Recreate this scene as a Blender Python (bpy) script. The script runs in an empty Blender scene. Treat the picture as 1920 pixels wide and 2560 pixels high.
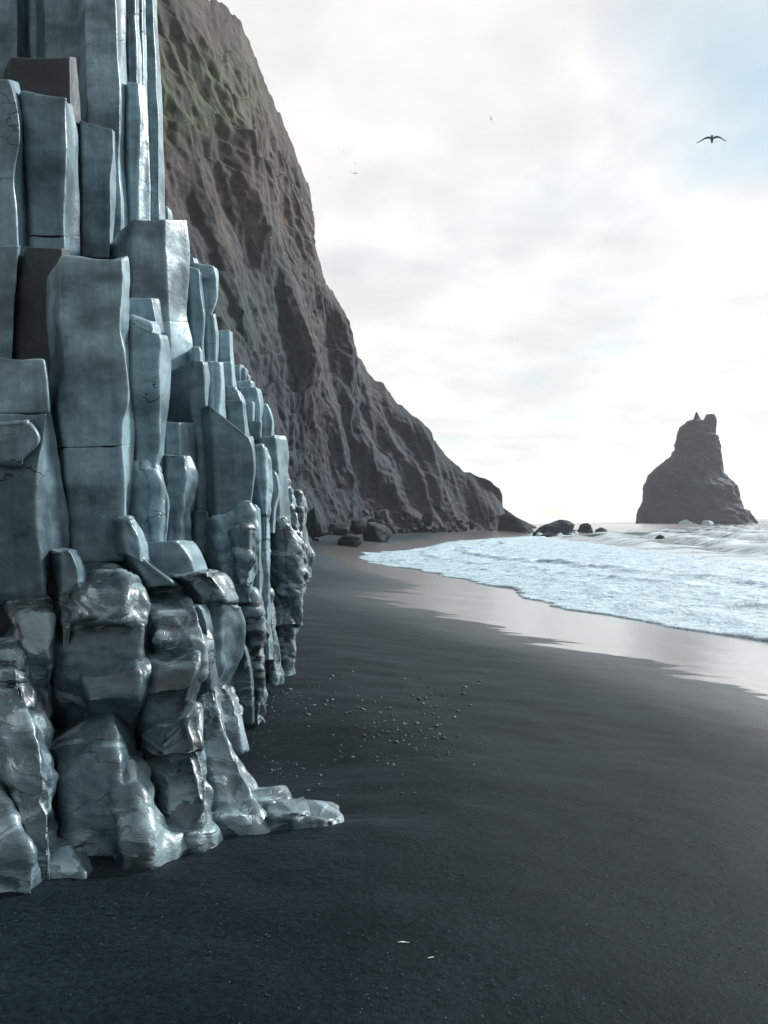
import bpy, math, random
import numpy as np
from mathutils import Matrix, Vector

# ------------------------------------------------------------------ camera
F, CX, HY, ROLL, CAMZ = 1930.0, 960.0, 1316.0, math.radians(1.25), 1.65   # photo pixels (1920x2560)
SEA = -1.40
scn = bpy.context.scene
COL = scn.collection
cam_d = bpy.data.cameras.new('camera')
cam_d.sensor_fit = 'AUTO'; cam_d.sensor_width = 36.0; cam_d.sensor_height = 36.0
cam_d.lens = 36.0 * F / 2560.0
cam_d.shift_y = (HY - 1280.0) / 2560.0
cam_d.clip_start = 0.05; cam_d.clip_end = 9000
cam = bpy.data.objects.new('camera', cam_d); COL.objects.link(cam)
cam.matrix_world = Matrix.Translation((0, 0, CAMZ)) @ Matrix.Rotation(math.radians(90), 4, 'X') @ Matrix.Rotation(-ROLL, 4, 'Z')
scn.camera = cam

# ------------------------------------------------------------------ sun, sky, exposure
SUN_AZ, SUN_EL = math.radians(52), math.radians(34)      # azimuth right of the view direction
SUN_DIR = Vector((math.sin(SUN_AZ) * math.cos(SUN_EL), math.cos(SUN_AZ) * math.cos(SUN_EL), math.sin(SUN_EL)))
sl = bpy.data.lights.new('sun', 'SUN'); sl.energy = 5.0; sl.angle = math.radians(9); sl.color = (1.0, 0.985, 0.96)
so = bpy.data.objects.new('sun', sl); COL.objects.link(so)
so.rotation_euler = SUN_DIR.to_track_quat('Z', 'Y').to_euler(); so.location = (0, 0, 60)

def N(nt, typ, loc=(0, 0), **kw):
    n = nt.nodes.new(typ); n.location = loc
    for k, v in kw.items():
        if k.startswith('i_'):
            n.inputs[k[2:].replace('_', ' ')].default_value = v
        else:
            setattr(n, k, v)
    return n
def ramp(nt, a, b, c0=(0, 0, 0, 1), c1=(1, 1, 1, 1), interp='LINEAR'):
    r = nt.nodes.new('ShaderNodeValToRGB'); r.color_ramp.interpolation = interp
    e = r.color_ramp.elements; e[0].position = a; e[1].position = b; e[0].color = c0; e[1].color = c1
    return r
def mathn(nt, op, a=None, b=None, clamp=False):
    m = nt.nodes.new('ShaderNodeMath'); m.operation = op; m.use_clamp = clamp
    for i, v in enumerate((a, b)):
        if v is None: continue
        if hasattr(v, 'links'): nt.links.new(v, m.inputs[i])
        else: m.inputs[i].default_value = v
    return m.outputs[0]
def mixc(nt, fac, a, b, blend='MIX'):
    m = nt.nodes.new('ShaderNodeMix'); m.data_type = 'RGBA'; m.blend_type = blend; m.clamp_factor = True
    for sock, v in ((m.inputs[0], fac), (m.inputs[6], a), (m.inputs[7], b)):
        if hasattr(v, 'links'): nt.links.new(v, sock)
        elif isinstance(v, (int, float)): sock.default_value = v
        else: sock.default_value = tuple(v) + (1,) * (4 - len(v))
    return m.outputs[2]

w = bpy.data.worlds.new('World'); scn.world = w; w.use_nodes = True
nt = w.node_tree; nt.nodes.clear(); lk = nt.links.new
wout = N(nt, 'ShaderNodeOutputWorld')
sky = N(nt, 'ShaderNodeTexSky', sky_type='NISHITA', sun_disc=False, sun_elevation=SUN_EL, sun_rotation=SUN_AZ, air_density=1.0, dust_density=0.6, ozone_density=1.0)
bg_sky = N(nt, 'ShaderNodeBackground'); bg_sky.inputs['Strength'].default_value = 0.085
lk(mixc(nt, 1.0, sky.outputs[0], (0.98, 1.18, 1.04), 'MULTIPLY'), bg_sky.inputs['Color'])
tc = N(nt, 'ShaderNodeTexCoord')
sep = N(nt, 'ShaderNodeSeparateXYZ'); lk(tc.outputs['Generated'], sep.inputs[0])
zc = mathn(nt, 'ADD', mathn(nt, 'MAXIMUM', sep.outputs['Z'], 0.0), 0.16)
cmb = N(nt, 'ShaderNodeCombineXYZ')
lk(mathn(nt, 'DIVIDE', sep.outputs['X'], zc), cmb.inputs[0]); lk(mathn(nt, 'DIVIDE', sep.outputs['Y'], zc), cmb.inputs[1])
n1 = N(nt, 'ShaderNodeTexNoise', i_Scale=1.15, i_Detail=6.0, i_Roughness=0.52, i_Distortion=0.25); lk(cmb.outputs[0], n1.inputs['Vector'])
n2 = N(nt, 'ShaderNodeTexNoise', i_Scale=2.6, i_Detail=5.0, i_Roughness=0.5, i_Distortion=0.15); lk(cmb.outputs[0], n2.inputs['Vector'])
# grey modelling of the cloud deck
grey = ramp(nt, 0.36, 0.64, (0.655, 0.651, 0.652, 1), (0.815, 0.808, 0.80, 1)); lk(n2.outputs['Fac'], grey.inputs[0])
dots = N(nt, 'ShaderNodeVectorMath', operation='DOT_PRODUCT'); lk(tc.outputs['Generated'], dots.inputs[0]); dots.inputs[1].default_value = SUN_DIR
glow = N(nt, 'ShaderNodeMapRange', i_From_Min=-0.8, i_From_Max=0.55, i_To_Min=0.40, i_To_Max=1.0); lk(dots.outputs['Value'], glow.inputs[0])
ccol = mixc(nt, 1.0, grey.outputs[0], glow.outputs[0], 'MULTIPLY')
bg_c = N(nt, 'ShaderNodeBackground'); lk(ccol, bg_c.inputs['Color']); bg_c.inputs['Strength'].default_value = 1.0
# the break in the clouds, upper right, and thin spots elsewhere
hole_dir = Vector((0.50, 0.86, 0.62)).normalized()
hd = N(nt, 'ShaderNodeVectorMath', operation='DOT_PRODUCT'); lk(tc.outputs['Generated'], hd.inputs[0]); hd.inputs[1].default_value = hole_dir
hole = N(nt, 'ShaderNodeMapRange', i_From_Min=0.972, i_From_Max=1.0, i_To_Min=0.0, i_To_Max=0.22); lk(hd.outputs['Value'], hole.inputs[0])
cov = mathn(nt, 'SUBTRACT', n1.outputs['Fac'], hole.outputs[0])
covr = ramp(nt, 0.16, 0.46); lk(cov, covr.inputs[0])
mixs = N(nt, 'ShaderNodeMixShader'); lk(covr.outputs[0], mixs.inputs[0]); lk(bg_sky.outputs[0], mixs.inputs[1]); lk(bg_c.outputs[0], mixs.inputs[2])
lk(mixs.outputs[0], wout.inputs['Surface'])

vs = scn.view_settings
vs.view_transform = 'Standard'; vs.look = 'None'; vs.gamma = 1.0; vs.use_curve_mapping = False; vs.exposure = 0.35
scn.cycles.use_denoising = True
scn.cycles.max_bounces = 6; scn.cycles.volume_bounces = 3; scn.cycles.diffuse_bounces = 3
scn.cycles.volume_step_rate = 4.0
scn.cycles.sample_clamp_indirect = 6.0

# ------------------------------------------------------------------ helpers
rng = random.Random(7)
cr, sr = math.cos(ROLL), math.sin(ROLL)
def ray(px, py):
    dx, dy = (np.asarray(px, float) - CX) / F, (HY - np.asarray(py, float)) / F
    return dx * cr + dy * sr, -dx * sr + dy * cr
def un(px, py, D):
    u, v = ray(px, py)
    D = np.asarray(D, float)
    return np.stack([u * D, D + 0 * u, CAMZ + v * D], -1)
def horizon(px): return HY - (px - CX) * math.tan(ROLL)

def _hash(ix, iy, iz, seed):
    h = (ix.astype(np.int64) * 374761393 + iy.astype(np.int64) * 668265263 + iz.astype(np.int64) * 2147483647 + seed * 974711) & 0xFFFFFFFF
    h = ((h ^ (h >> 13)) * 1274126177) & 0xFFFFFFFF
    h = ((h ^ (h >> 15)) * 2246822519) & 0xFFFFFFFF
    return ((h ^ (h >> 16)) & 0xFFFFFF) / float(0xFFFFFF)
def vnoise(P, seed=0):
    i = np.floor(P); f = P - i; f = f * f * f * (f * (f * 6 - 15) + 10); i = i.astype(np.int64)
    r = 0
    for a in (0, 1):
        wa = f[..., 0] if a else 1 - f[..., 0]
        for b in (0, 1):
            wb = f[..., 1] if b else 1 - f[..., 1]
            for c in (0, 1):
                wc = f[..., 2] if c else 1 - f[..., 2]
                r = r + wa * wb * wc * _hash(i[..., 0] + a, i[..., 1] + b, i[..., 2] + c, seed)
    return r * 2 - 1
def fbm(P, octv=4, seed=0, gain=0.5, lac=2.03):
    a, s, t = 1.0, 0, 0
    for o in range(octv):
        s = s + a * vnoise(P, seed + o * 17); t += a; a *= gain; P = P * lac + 3.7
    return s / t
def facets(P, seed=0):
    """cellular facets: every cell is a randomly tilted plane; returns offset"""
    sh = P.shape[:-1]; P = P.reshape(-1, 3); ip = np.floor(P).astype(np.int64)
    best = np.full(len(P), 1e9); val = np.zeros(len(P))
    for a in (-1, 0, 1):
        for b in (-1, 0, 1):
            for c in (-1, 0, 1):
                x, y, z = ip[:, 0] + a, ip[:, 1] + b, ip[:, 2] + c
                h = [_hash(x, y, z, seed + k * 101) for k in range(6)]
                d = P - np.stack([x + h[0], y + h[1], z + h[2]], -1)
                r = (d * d).sum(1)
                v = (h[3] - 0.5) * 0.8 + d[:, 0] * (h[3] - 0.5) + d[:, 1] * (h[4] - 0.5) + d[:, 2] * (h[5] - 0.5) * 1.6
                k = r < best; best[k] = r[k]; val[k] = v[k]
    return val.reshape(sh)
_RK = np.array([[0.80, 0.36, 0.48], [-0.60, 0.48, 0.64], [0.0, -0.80, 0.60]])
def kuhn(P, seed=0):
    """piecewise-linear noise: flat facets meeting in creases, -1..1"""
    P = P @ _RK; i = np.floor(P); f = P - i; i = i.astype(np.int64)
    o = np.argsort(-f, axis=-1); fs = np.take_along_axis(f, o, -1)
    wts = (1 - fs[..., 0], fs[..., 0] - fs[..., 1], fs[..., 1] - fs[..., 2], fs[..., 2])
    c = i.copy(); v = wts[0] * _hash(c[..., 0], c[..., 1], c[..., 2], seed)
    for k in range(3):
        add = (np.arange(3) == o[..., k:k + 1]).astype(np.int64); c = c + add
        v = v + wts[k + 1] * _hash(c[..., 0], c[..., 1], c[..., 2], seed)
    return v * 2 - 1
def ridged(P, octv=4, seed=0):
    a, s, t = 1.0, 0, 0
    for o in range(octv):
        s = s + a * (1 - np.abs(vnoise(P, seed + o * 31))); t += a; a *= 0.5; P = P * 2.07 + 5.1
    return s / t

def mesh_np(name, V, Fc, mat=None, smooth=True):
    me = bpy.data.meshes.new(name)
    V = np.asarray(V, np.float32)
    quads = Fc if isinstance(Fc, np.ndarray) else None
    if quads is not None:
        k = quads.shape[1]; n = len(quads)
        me.vertices.add(len(V)); me.vertices.foreach_set('co', V.ravel())
        me.loops.add(n * k); me.loops.foreach_set('vertex_index', quads.ravel().astype(np.int32))
        me.polygons.add(n); me.polygons.foreach_set('loop_start', np.arange(n, dtype=np.int32) * k)
        me.polygons.foreach_set('loop_total', np.full(n, k, np.int32))
        me.update(calc_edges=True)
    else:
        me.from_pydata([tuple(v) for v in V.tolist()], [], Fc)
    me.validate(clean_customdata=False)
    if smooth: me.polygons.foreach_set('use_smooth', np.ones(len(me.polygons), bool))
    if mat: me.materials.append(mat)
    me.update()
    return me
def link(name, me, parent=None, **props):
    o = bpy.data.objects.new(name, me); COL.objects.link(o)
    if parent is not None: o.parent = parent
    for k, v in props.items(): o[k] = v
    return o
def grid_faces(nr, nc, wrap=False):
    c = nc if wrap else nc - 1
    i, j = np.meshgrid(np.arange(nr - 1), np.arange(c), indexing='ij')
    a = i * nc + j; b = i * nc + (j + 1) % nc
    return np.stack([a, b, b + nc, a + nc], -1).reshape(-1, 4)
def attr(me, name, vals):
    at = me.attributes.new(name, 'FLOAT', 'POINT'); at.data.foreach_set('value', np.asarray(vals, np.float32).ravel())

# ------------------------------------------------------------------ materials
def mat_new(name):
    m = bpy.data.materials.new(name); m.use_nodes = True
    return m, m.node_tree, m.node_tree.nodes['Principled BSDF'], m.node_tree.links.new
def bump_chain(nt, bsdf, pairs):
    lk = nt.links.new; prev = None
    for h, strength, dist in pairs:
        b = nt.nodes.new('ShaderNodeBump'); b.inputs['Strength'].default_value = strength; b.inputs['Distance'].default_value = dist
        lk(h, b.inputs['Height'])
        if prev: lk(prev, b.inputs['Normal'])
        prev = b.outputs[0]
    lk(prev, bsdf.inputs['Normal'])

def basalt(name, dark, light, r0=0.28, r1=0.5, chipped=0.0, coat=0.0):
    m, nt, bs, lk = mat_new(name)
    tc = N(nt, 'ShaderNodeTexCoord'); co = tc.outputs['Object']
    oi = N(nt, 'ShaderNodeObjectInfo')
    a = N(nt, 'ShaderNodeTexNoise', i_Scale=1.6, i_Detail=4.0, i_Roughness=0.5, i_Distortion=0.3); lk(co, a.inputs['Vector'])
    mp = N(nt, 'ShaderNodeMapping'); mp.inputs['Scale'].default_value = (1.2, 1.2, 3.4); lk(co, mp.inputs['Vector'])
    b = N(nt, 'ShaderNodeTexNoise', i_Scale=1.3, i_Detail=3.0, i_Roughness=0.5); lk(mp.outputs[0], b.inputs['Vector'])
    f = N(nt, 'ShaderNodeTexNoise', i_Scale=42.0, i_Detail=4.0, i_Roughness=0.65); lk(co, f.inputs['Vector'])
    s = mathn(nt, 'ADD', mathn(nt, 'MULTIPLY', a.outputs['Fac'], 0.55), mathn(nt, 'MULTIPLY', b.outputs['Fac'], 0.45))
    r = ramp(nt, 0.42, 0.55); lk(s, r.inputs[0])
    c = mixc(nt, r.outputs[0], dark, light)
    fr = ramp(nt, 0.3, 0.7, (0.92, 0.92, 0.92, 1), (1.06, 1.06, 1.06, 1)); lk(f.outputs['Fac'], fr.inputs[0])
    c = mixc(nt, 1.0, c, fr.outputs[0], 'MULTIPLY')
    k = N(nt, 'ShaderNodeTexNoise', i_Scale=13.0, i_Detail=6.0, i_Roughness=0.68, i_Distortion=0.4); lk(co, k.inputs['Vector'])
    kr = ramp(nt, 0.34, 0.66, (0.80, 0.80, 0.80, 1), (1.16, 1.16, 1.16, 1)); lk(k.outputs['Fac'], kr.inputs[0])
    c = mixc(nt, 1.0, c, kr.outputs[0], 'MULTIPLY')
    mv = N(nt, 'ShaderNodeMapping'); mv.inputs['Scale'].default_value = (16, 16, 1.3); lk(co, mv.inputs['Vector'])
    vn = N(nt, 'ShaderNodeTexNoise', i_Scale=1.0, i_Detail=5.0, i_Roughness=0.62); lk(mv.outputs[0], vn.inputs['Vector'])
    vr_ = ramp(nt, 0.32, 0.68, (0.82, 0.82, 0.82, 1), (1.16, 1.16, 1.16, 1)); lk(vn.outputs['Fac'], vr_.inputs[0])
    c = mixc(nt, 1.0, c, vr_.outputs[0], 'MULTIPLY')
    fg = N(nt, 'ShaderNodeTexNoise', i_Scale=95.0, i_Detail=3.0, i_Roughness=0.75); lk(co, fg.inputs['Vector'])
    fgr = ramp(nt, 0.36, 0.64, (0.92, 0.92, 0.92, 1), (1.07, 1.07, 1.07, 1)); lk(fg.outputs['Fac'], fgr.inputs[0])
    c = mixc(nt, 1.0, c, fgr.outputs[0], 'MULTIPLY')
    # sparse hairline cracks
    dn = N(nt, 'ShaderNodeTexNoise', i_Scale=5.0, i_Detail=3.0); lk(co, dn.inputs['Vector'])
    dv = N(nt, 'ShaderNodeVectorMath', operation='SCALE'); lk(dn.outputs['Color'], dv.inputs[0]); dv.inputs['Scale'].default_value = 0.22
    cs = N(nt, 'ShaderNodeMapping'); cs.inputs['Scale'].default_value = (0.55, 0.55, 1.25); lk(co, cs.inputs['Vector'])
    da = N(nt, 'ShaderNodeVectorMath', operation='ADD'); lk(cs.outputs[0], da.inputs[0]); lk(dv.outputs[0], da.inputs[1])
    vo = N(nt, 'ShaderNodeTexVoronoi', feature='DISTANCE_TO_EDGE', i_Scale=3.2); lk(da.outputs[0], vo.inputs['Vector'])
    cm = N(nt, 'ShaderNodeTexNoise', i_Scale=1.9, i_Detail=2.0); lk(co, cm.inputs['Vector'])
    line = N(nt, 'ShaderNodeMapRange', i_From_Min=0.0, i_From_Max=0.011, i_To_Min=1.0, i_To_Max=0.0); lk(vo.outputs['Distance'], line.inputs[0])
    cmr = N(nt, 'ShaderNodeMapRange', i_From_Min=0.60, i_From_Max=0.66); lk(cm.outputs['Fac'], cmr.inputs[0])
    crack = mathn(nt, 'MULTIPLY', line.outputs[0], cmr.outputs[0])
    c = mixc(nt, mathn(nt, 'MULTIPLY', crack, 0.85), c, (0.010, 0.014, 0.016))
    orr = N(nt, 'ShaderNodeMapRange', i_To_Min=0.80, i_To_Max=1.15); lk(oi.outputs['Random'], orr.inputs[0])
    c = mixc(nt, 1.0, c, orr.outputs[0], 'MULTIPLY')
    if chipped > 0:   # paler broken faces and dark pits
        mc = N(nt, 'ShaderNodeMapping'); mc.inputs['Rotation'].default_value = (0.3, 0.6, 0.2); mc.inputs['Scale'].default_value = (3.2, 3.2, 5.0); lk(co, mc.inputs['Vector'])
        v = N(nt, 'ShaderNodeTexNoise', i_Scale=1.0, i_Detail=7.0, i_Roughness=0.62, i_Distortion=0.9); lk(mc.outputs[0], v.inputs['Vector'])
        vr = ramp(nt, 0.615 - 0.2 * chipped, 0.67 - 0.2 * chipped); lk(v.outputs['Fac'], vr.inputs[0])
        c = mixc(nt, mathn(nt, 'MULTIPLY', vr.outputs[0], 0.72), c, (0.190, 0.278, 0.312))
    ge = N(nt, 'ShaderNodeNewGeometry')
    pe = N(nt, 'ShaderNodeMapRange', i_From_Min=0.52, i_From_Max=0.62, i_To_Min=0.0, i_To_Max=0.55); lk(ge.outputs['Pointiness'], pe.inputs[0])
    c = mixc(nt, pe.outputs[0], c, (0.30, 0.38, 0.41))  # paler worn edges, with bright ridge light also put into the colour
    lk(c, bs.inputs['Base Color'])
    rr = N(nt, 'ShaderNodeMapRange', i_To_Min=r0, i_To_Max=r1); lk(a.outputs['Fac'], rr.inputs[0]); lk(rr.outputs[0], bs.inputs['Roughness'])
    bs.inputs['Specular IOR Level'].default_value = 0.5; bs.inputs['Specular Tint'].default_value = (0.80, 0.94, 1.0, 1)
    bs.inputs['Coat Weight'].default_value = coat; bs.inputs['Coat Roughness'].default_value = 0.24; bs.inputs['Coat IOR'].default_value = 1.4
    g = N(nt, 'ShaderNodeTexNoise', i_Scale=11.0, i_Detail=5.0, i_Roughness=0.6); lk(co, g.inputs['Vector'])
    prs = [(g.outputs['Fac'], 0.35, 0.02), (vn.outputs['Fac'], 0.4, 0.008), (f.outputs['Fac'], 0.3, 0.004), (mathn(nt, 'SUBTRACT', 1.0, crack), 0.8, 0.01)]
    if chipped > 0:
        mp2 = N(nt, 'ShaderNodeMapping'); mp2.inputs['Rotation'].default_value = (0.4, 0.7, 0.3); mp2.inputs['Scale'].default_value = (7, 7, 26); lk(co, mp2.inputs['Vector'])
        h = N(nt, 'ShaderNodeTexNoise', i_Scale=1.0, i_Detail=5.0, i_Roughness=0.65, i_Distortion=0.8); lk(mp2.outputs[0], h.inputs['Vector'])
        prs.append((h.outputs['Fac'], 0.4, 0.02)); prs.append((vr.outputs[0], 0.6, 0.012))
    bump_chain(nt, bs, prs)
    return m
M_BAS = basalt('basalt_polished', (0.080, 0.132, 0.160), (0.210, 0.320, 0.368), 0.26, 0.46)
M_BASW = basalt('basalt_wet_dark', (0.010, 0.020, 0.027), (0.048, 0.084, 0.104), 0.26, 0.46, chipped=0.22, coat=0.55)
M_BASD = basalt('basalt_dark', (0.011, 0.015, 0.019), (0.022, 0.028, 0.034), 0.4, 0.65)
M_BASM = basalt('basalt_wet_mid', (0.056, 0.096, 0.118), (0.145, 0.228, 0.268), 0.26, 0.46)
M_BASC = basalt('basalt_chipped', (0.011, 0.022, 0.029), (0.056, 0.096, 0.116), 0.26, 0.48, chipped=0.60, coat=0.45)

def sand_mat():
    m, nt, bs, lk = mat_new('black_sand')
    tc = N(nt, 'ShaderNodeTexCoord'); co = tc.outputs['Object']
    at = N(nt, 'ShaderNodeAttribute', attribute_name='wet')
    mp = N(nt, 'ShaderNodeMapping'); mp.inputs['Rotation'].default_value = (0, 0, 0.25); mp.inputs['Scale'].default_value = (0.16, 0.95, 1.0); lk(co, mp.inputs['Vector'])
    wn = N(nt, 'ShaderNodeTexNoise', i_Scale=1.1, i_Detail=5.0, i_Roughness=0.6); lk(mp.outputs[0], wn.inputs['Vector'])
    wv = mathn(nt, 'ADD', at.outputs['Fac'], mathn(nt, 'MULTIPLY', mathn(nt, 'SUBTRACT', wn.outputs['Fac'], 0.5), 5.5))
    wet = N(nt, 'ShaderNodeMapRange', interpolation_type='SMOOTHSTEP', i_From_Min=-0.06, i_From_Max=0.12); lk(wv, wet.inputs[0])
    damp = N(nt, 'ShaderNodeMapRange', interpolation_type='SMOOTHSTEP', i_From_Min=-3.5, i_From_Max=-0.1); lk(at.outputs['Fac'], damp.inputs[0])
    a = N(nt, 'ShaderNodeTexNoise', i_Scale=0.9, i_Detail=6.0, i_Roughness=0.6); lk(co, a.inputs['Vector'])
    f = N(nt, 'ShaderNodeTexNoise', i_Scale=150.0, i_Detail=3.0, i_Roughness=0.7); lk(co, f.inputs['Vector'])
    vo = N(nt, 'ShaderNodeTexVoronoi', i_Scale=95.0); lk(co, vo.inputs['Vector'])
    ar = ramp(nt, 0.35, 0.68, (0.0016, 0.0040, 0.0056, 1), (0.0044, 0.0085, 0.0112, 1)); lk(a.outputs['Fac'], ar.inputs[0])
    fr = ramp(nt, 0.3, 0.72, (0.55, 0.55, 0.55, 1), (1.6, 1.6, 1.6, 1)); lk(f.outputs['Fac'], fr.inputs[0])
    c = mixc(nt, 1.0, ar.outputs[0], fr.outputs[0], 'MULTIPLY')
    gm = N(nt, 'ShaderNodeTexNoise', i_Scale=38.0, i_Detail=4.0, i_Roughness=0.75); lk(co, gm.inputs['Vector'])
    gmr = ramp(nt, 0.32, 0.68, (0.38, 0.38, 0.38, 1), (1.9, 1.9, 1.9, 1)); lk(gm.outputs['Fac'], gmr.inputs[0])
    c = mixc(nt, 1.0, c, gmr.outputs[0], 'MULTIPLY')
    # a few pale grains
    vs_ = N(nt, 'ShaderNodeSeparateColor'); lk(vo.outputs['Color'], vs_.inputs[0])
    pale = mathn(nt, 'MULTIPLY', mathn(nt, 'GREATER_THAN', vs_.outputs[0], 0.990), mathn(nt, 'LESS_THAN', vo.outputs['Distance'], 0.26))
    c = mixc(nt, mathn(nt, 'MULTIPLY', pale, 0.6), c, (0.12, 0.15, 0.165))
    c = mixc(nt, wet.outputs[0], c, (0.050, 0.042, 0.041))
    lk(c, bs.inputs['Base Color'])
    dr = mathn(nt, 'SUBTRACT', 0.58, mathn(nt, 'MULTIPLY', damp.outputs[0], 0.16))
    ro = N(nt, 'ShaderNodeMix'); lk(wet.outputs[0], ro.inputs[0]); lk(dr, ro.inputs[2]); ro.inputs[3].default_value = 0.30
    lk(ro.outputs[0], bs.inputs['Roughness'])
    sp = N(nt, 'ShaderNodeMix'); lk(wet.outputs[0], sp.inputs[0]); sp.inputs[3].default_value = 0.6; lk(mathn(nt, 'ADD', 0.04, mathn(nt, 'MULTIPLY', damp.outputs[0], 0.16)), sp.inputs[2]); bs.inputs['Specular Tint'].default_value = (0.68, 0.90, 1.0, 1)
    lk(sp.outputs[0], bs.inputs['Specular IOR Level'])
    bs.inputs['Sheen Roughness'].default_value = 0.15; bs.inputs['Sheen Tint'].default_value = (0.66, 0.87, 1.0, 1)
    lk(mathn(nt, 'MULTIPLY', mathn(nt, 'SUBTRACT', 1.0, wet.outputs[0]), 0.38), bs.inputs['Sheen Weight'])
    lk(wet.outputs[0], bs.inputs['Coat Weight']); bs.inputs['Coat Roughness'].default_value = 0.24; bs.inputs['Coat IOR'].default_value = 2.7
    dry = mathn(nt, 'SUBTRACT', 1.0, mathn(nt, 'MULTIPLY', wet.outputs[0], 0.92))
    hgt = mathn(nt, 'MULTIPLY', f.outputs['Fac'], dry)
    rp = N(nt, 'ShaderNodeTexNoise', i_Scale=14.0, i_Detail=5.0, i_Roughness=0.6); lk(co, rp.inputs['Vector'])
    hg2 = mathn(nt, 'MULTIPLY', rp.outputs['Fac'], dry)
    bump_chain(nt, bs, [(hg2, 0.4, 0.012), (mathn(nt, 'MULTIPLY', gm.outputs['Fac'], dry), 0.45, 0.010), (hgt, 0.6, 0.004)])
    return m
M_SAND = sand_mat()

def foam_mat():
    m, nt, bs, lk = mat_new('sea_foam')
    tc = N(nt, 'ShaderNodeTexCoord'); co = tc.outputs['Object']
    a = N(nt, 'ShaderNodeTexNoise', i_Scale=1.3, i_Detail=7.0, i_Roughness=0.62, i_Distortion=0.5); lk(co, a.inputs['Vector'])
    f = N(nt, 'ShaderNodeTexNoise', i_Scale=9.0, i_Detail=6.0, i_Roughness=0.68, i_Distortion=0.6); lk(co, f.inputs['Vector'])
    mx = mathn(nt, 'ADD', mathn(nt, 'MULTIPLY', a.outputs['Fac'], 0.5), mathn(nt, 'MULTIPLY', f.outputs['Fac'], 0.5))
    r = ramp(nt, 0.38, 0.50, (0.08, 0.20, 0.30, 1), (0.38, 0.51, 0.58, 1)); lk(mx, r.inputs[0])  # dark blue end paints shadow streaks into the foam colour
    lk(r.outputs[0], bs.inputs['Base Color']); bs.inputs['Roughness'].default_value = 0.55
    bs.inputs['Specular IOR Level'].default_value = 0.3
    bump_chain(nt, bs, [(a.outputs['Fac'], 0.8, 0.35), (f.outputs['Fac'], 0.9, 0.08)])
    return m
M_FOAM = foam_mat()
def sea_mat():
    m, nt, bs, lk = mat_new('sea_water')
    tc = N(nt, 'ShaderNodeTexCoord'); co = tc.outputs['Object']
    mp = N(nt, 'ShaderNodeMapping'); mp.inputs['Rotation'].default_value = (0, 0, -0.1); mp.inputs['Scale'].default_value = (0.10, 0.34, 1); lk(co, mp.inputs['Vector'])
    a = N(nt, 'ShaderNodeTexNoise', i_Scale=1.0, i_Detail=7.0, i_Roughness=0.66, i_Distortion=0.9); lk(mp.outputs[0], a.inputs['Vector'])
    at = N(nt, 'ShaderNodeAttribute', attribute_name='surf')
    s = mathn(nt, 'ADD', a.outputs['Fac'], at.outputs['Fac'])
    r = ramp(nt, 0.50, 0.66); lk(s, r.inputs[0])
    c = mixc(nt, r.outputs[0], (0.028, 0.048, 0.062), (0.36, 0.43, 0.47))
    lk(c, bs.inputs['Base Color'])
    rr = N(nt, 'ShaderNodeMapRange', i_To_Min=0.12, i_To_Max=0.6); lk(r.outputs[0], rr.inputs[0]); lk(rr.outputs[0], bs.inputs['Roughness'])
    bs.inputs['IOR'].default_value = 1.33
    f = N(nt, 'ShaderNodeTexNoise', i_Scale=1.6, i_Detail=6.0, i_Roughness=0.65); lk(co, f.inputs['Vector'])
    bump_chain(nt, bs, [(a.outputs['Fac'], 0.6, 0.5), (f.outputs['Fac'], 0.6, 0.15)])
    return m
M_SEA = sea_mat()
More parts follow.
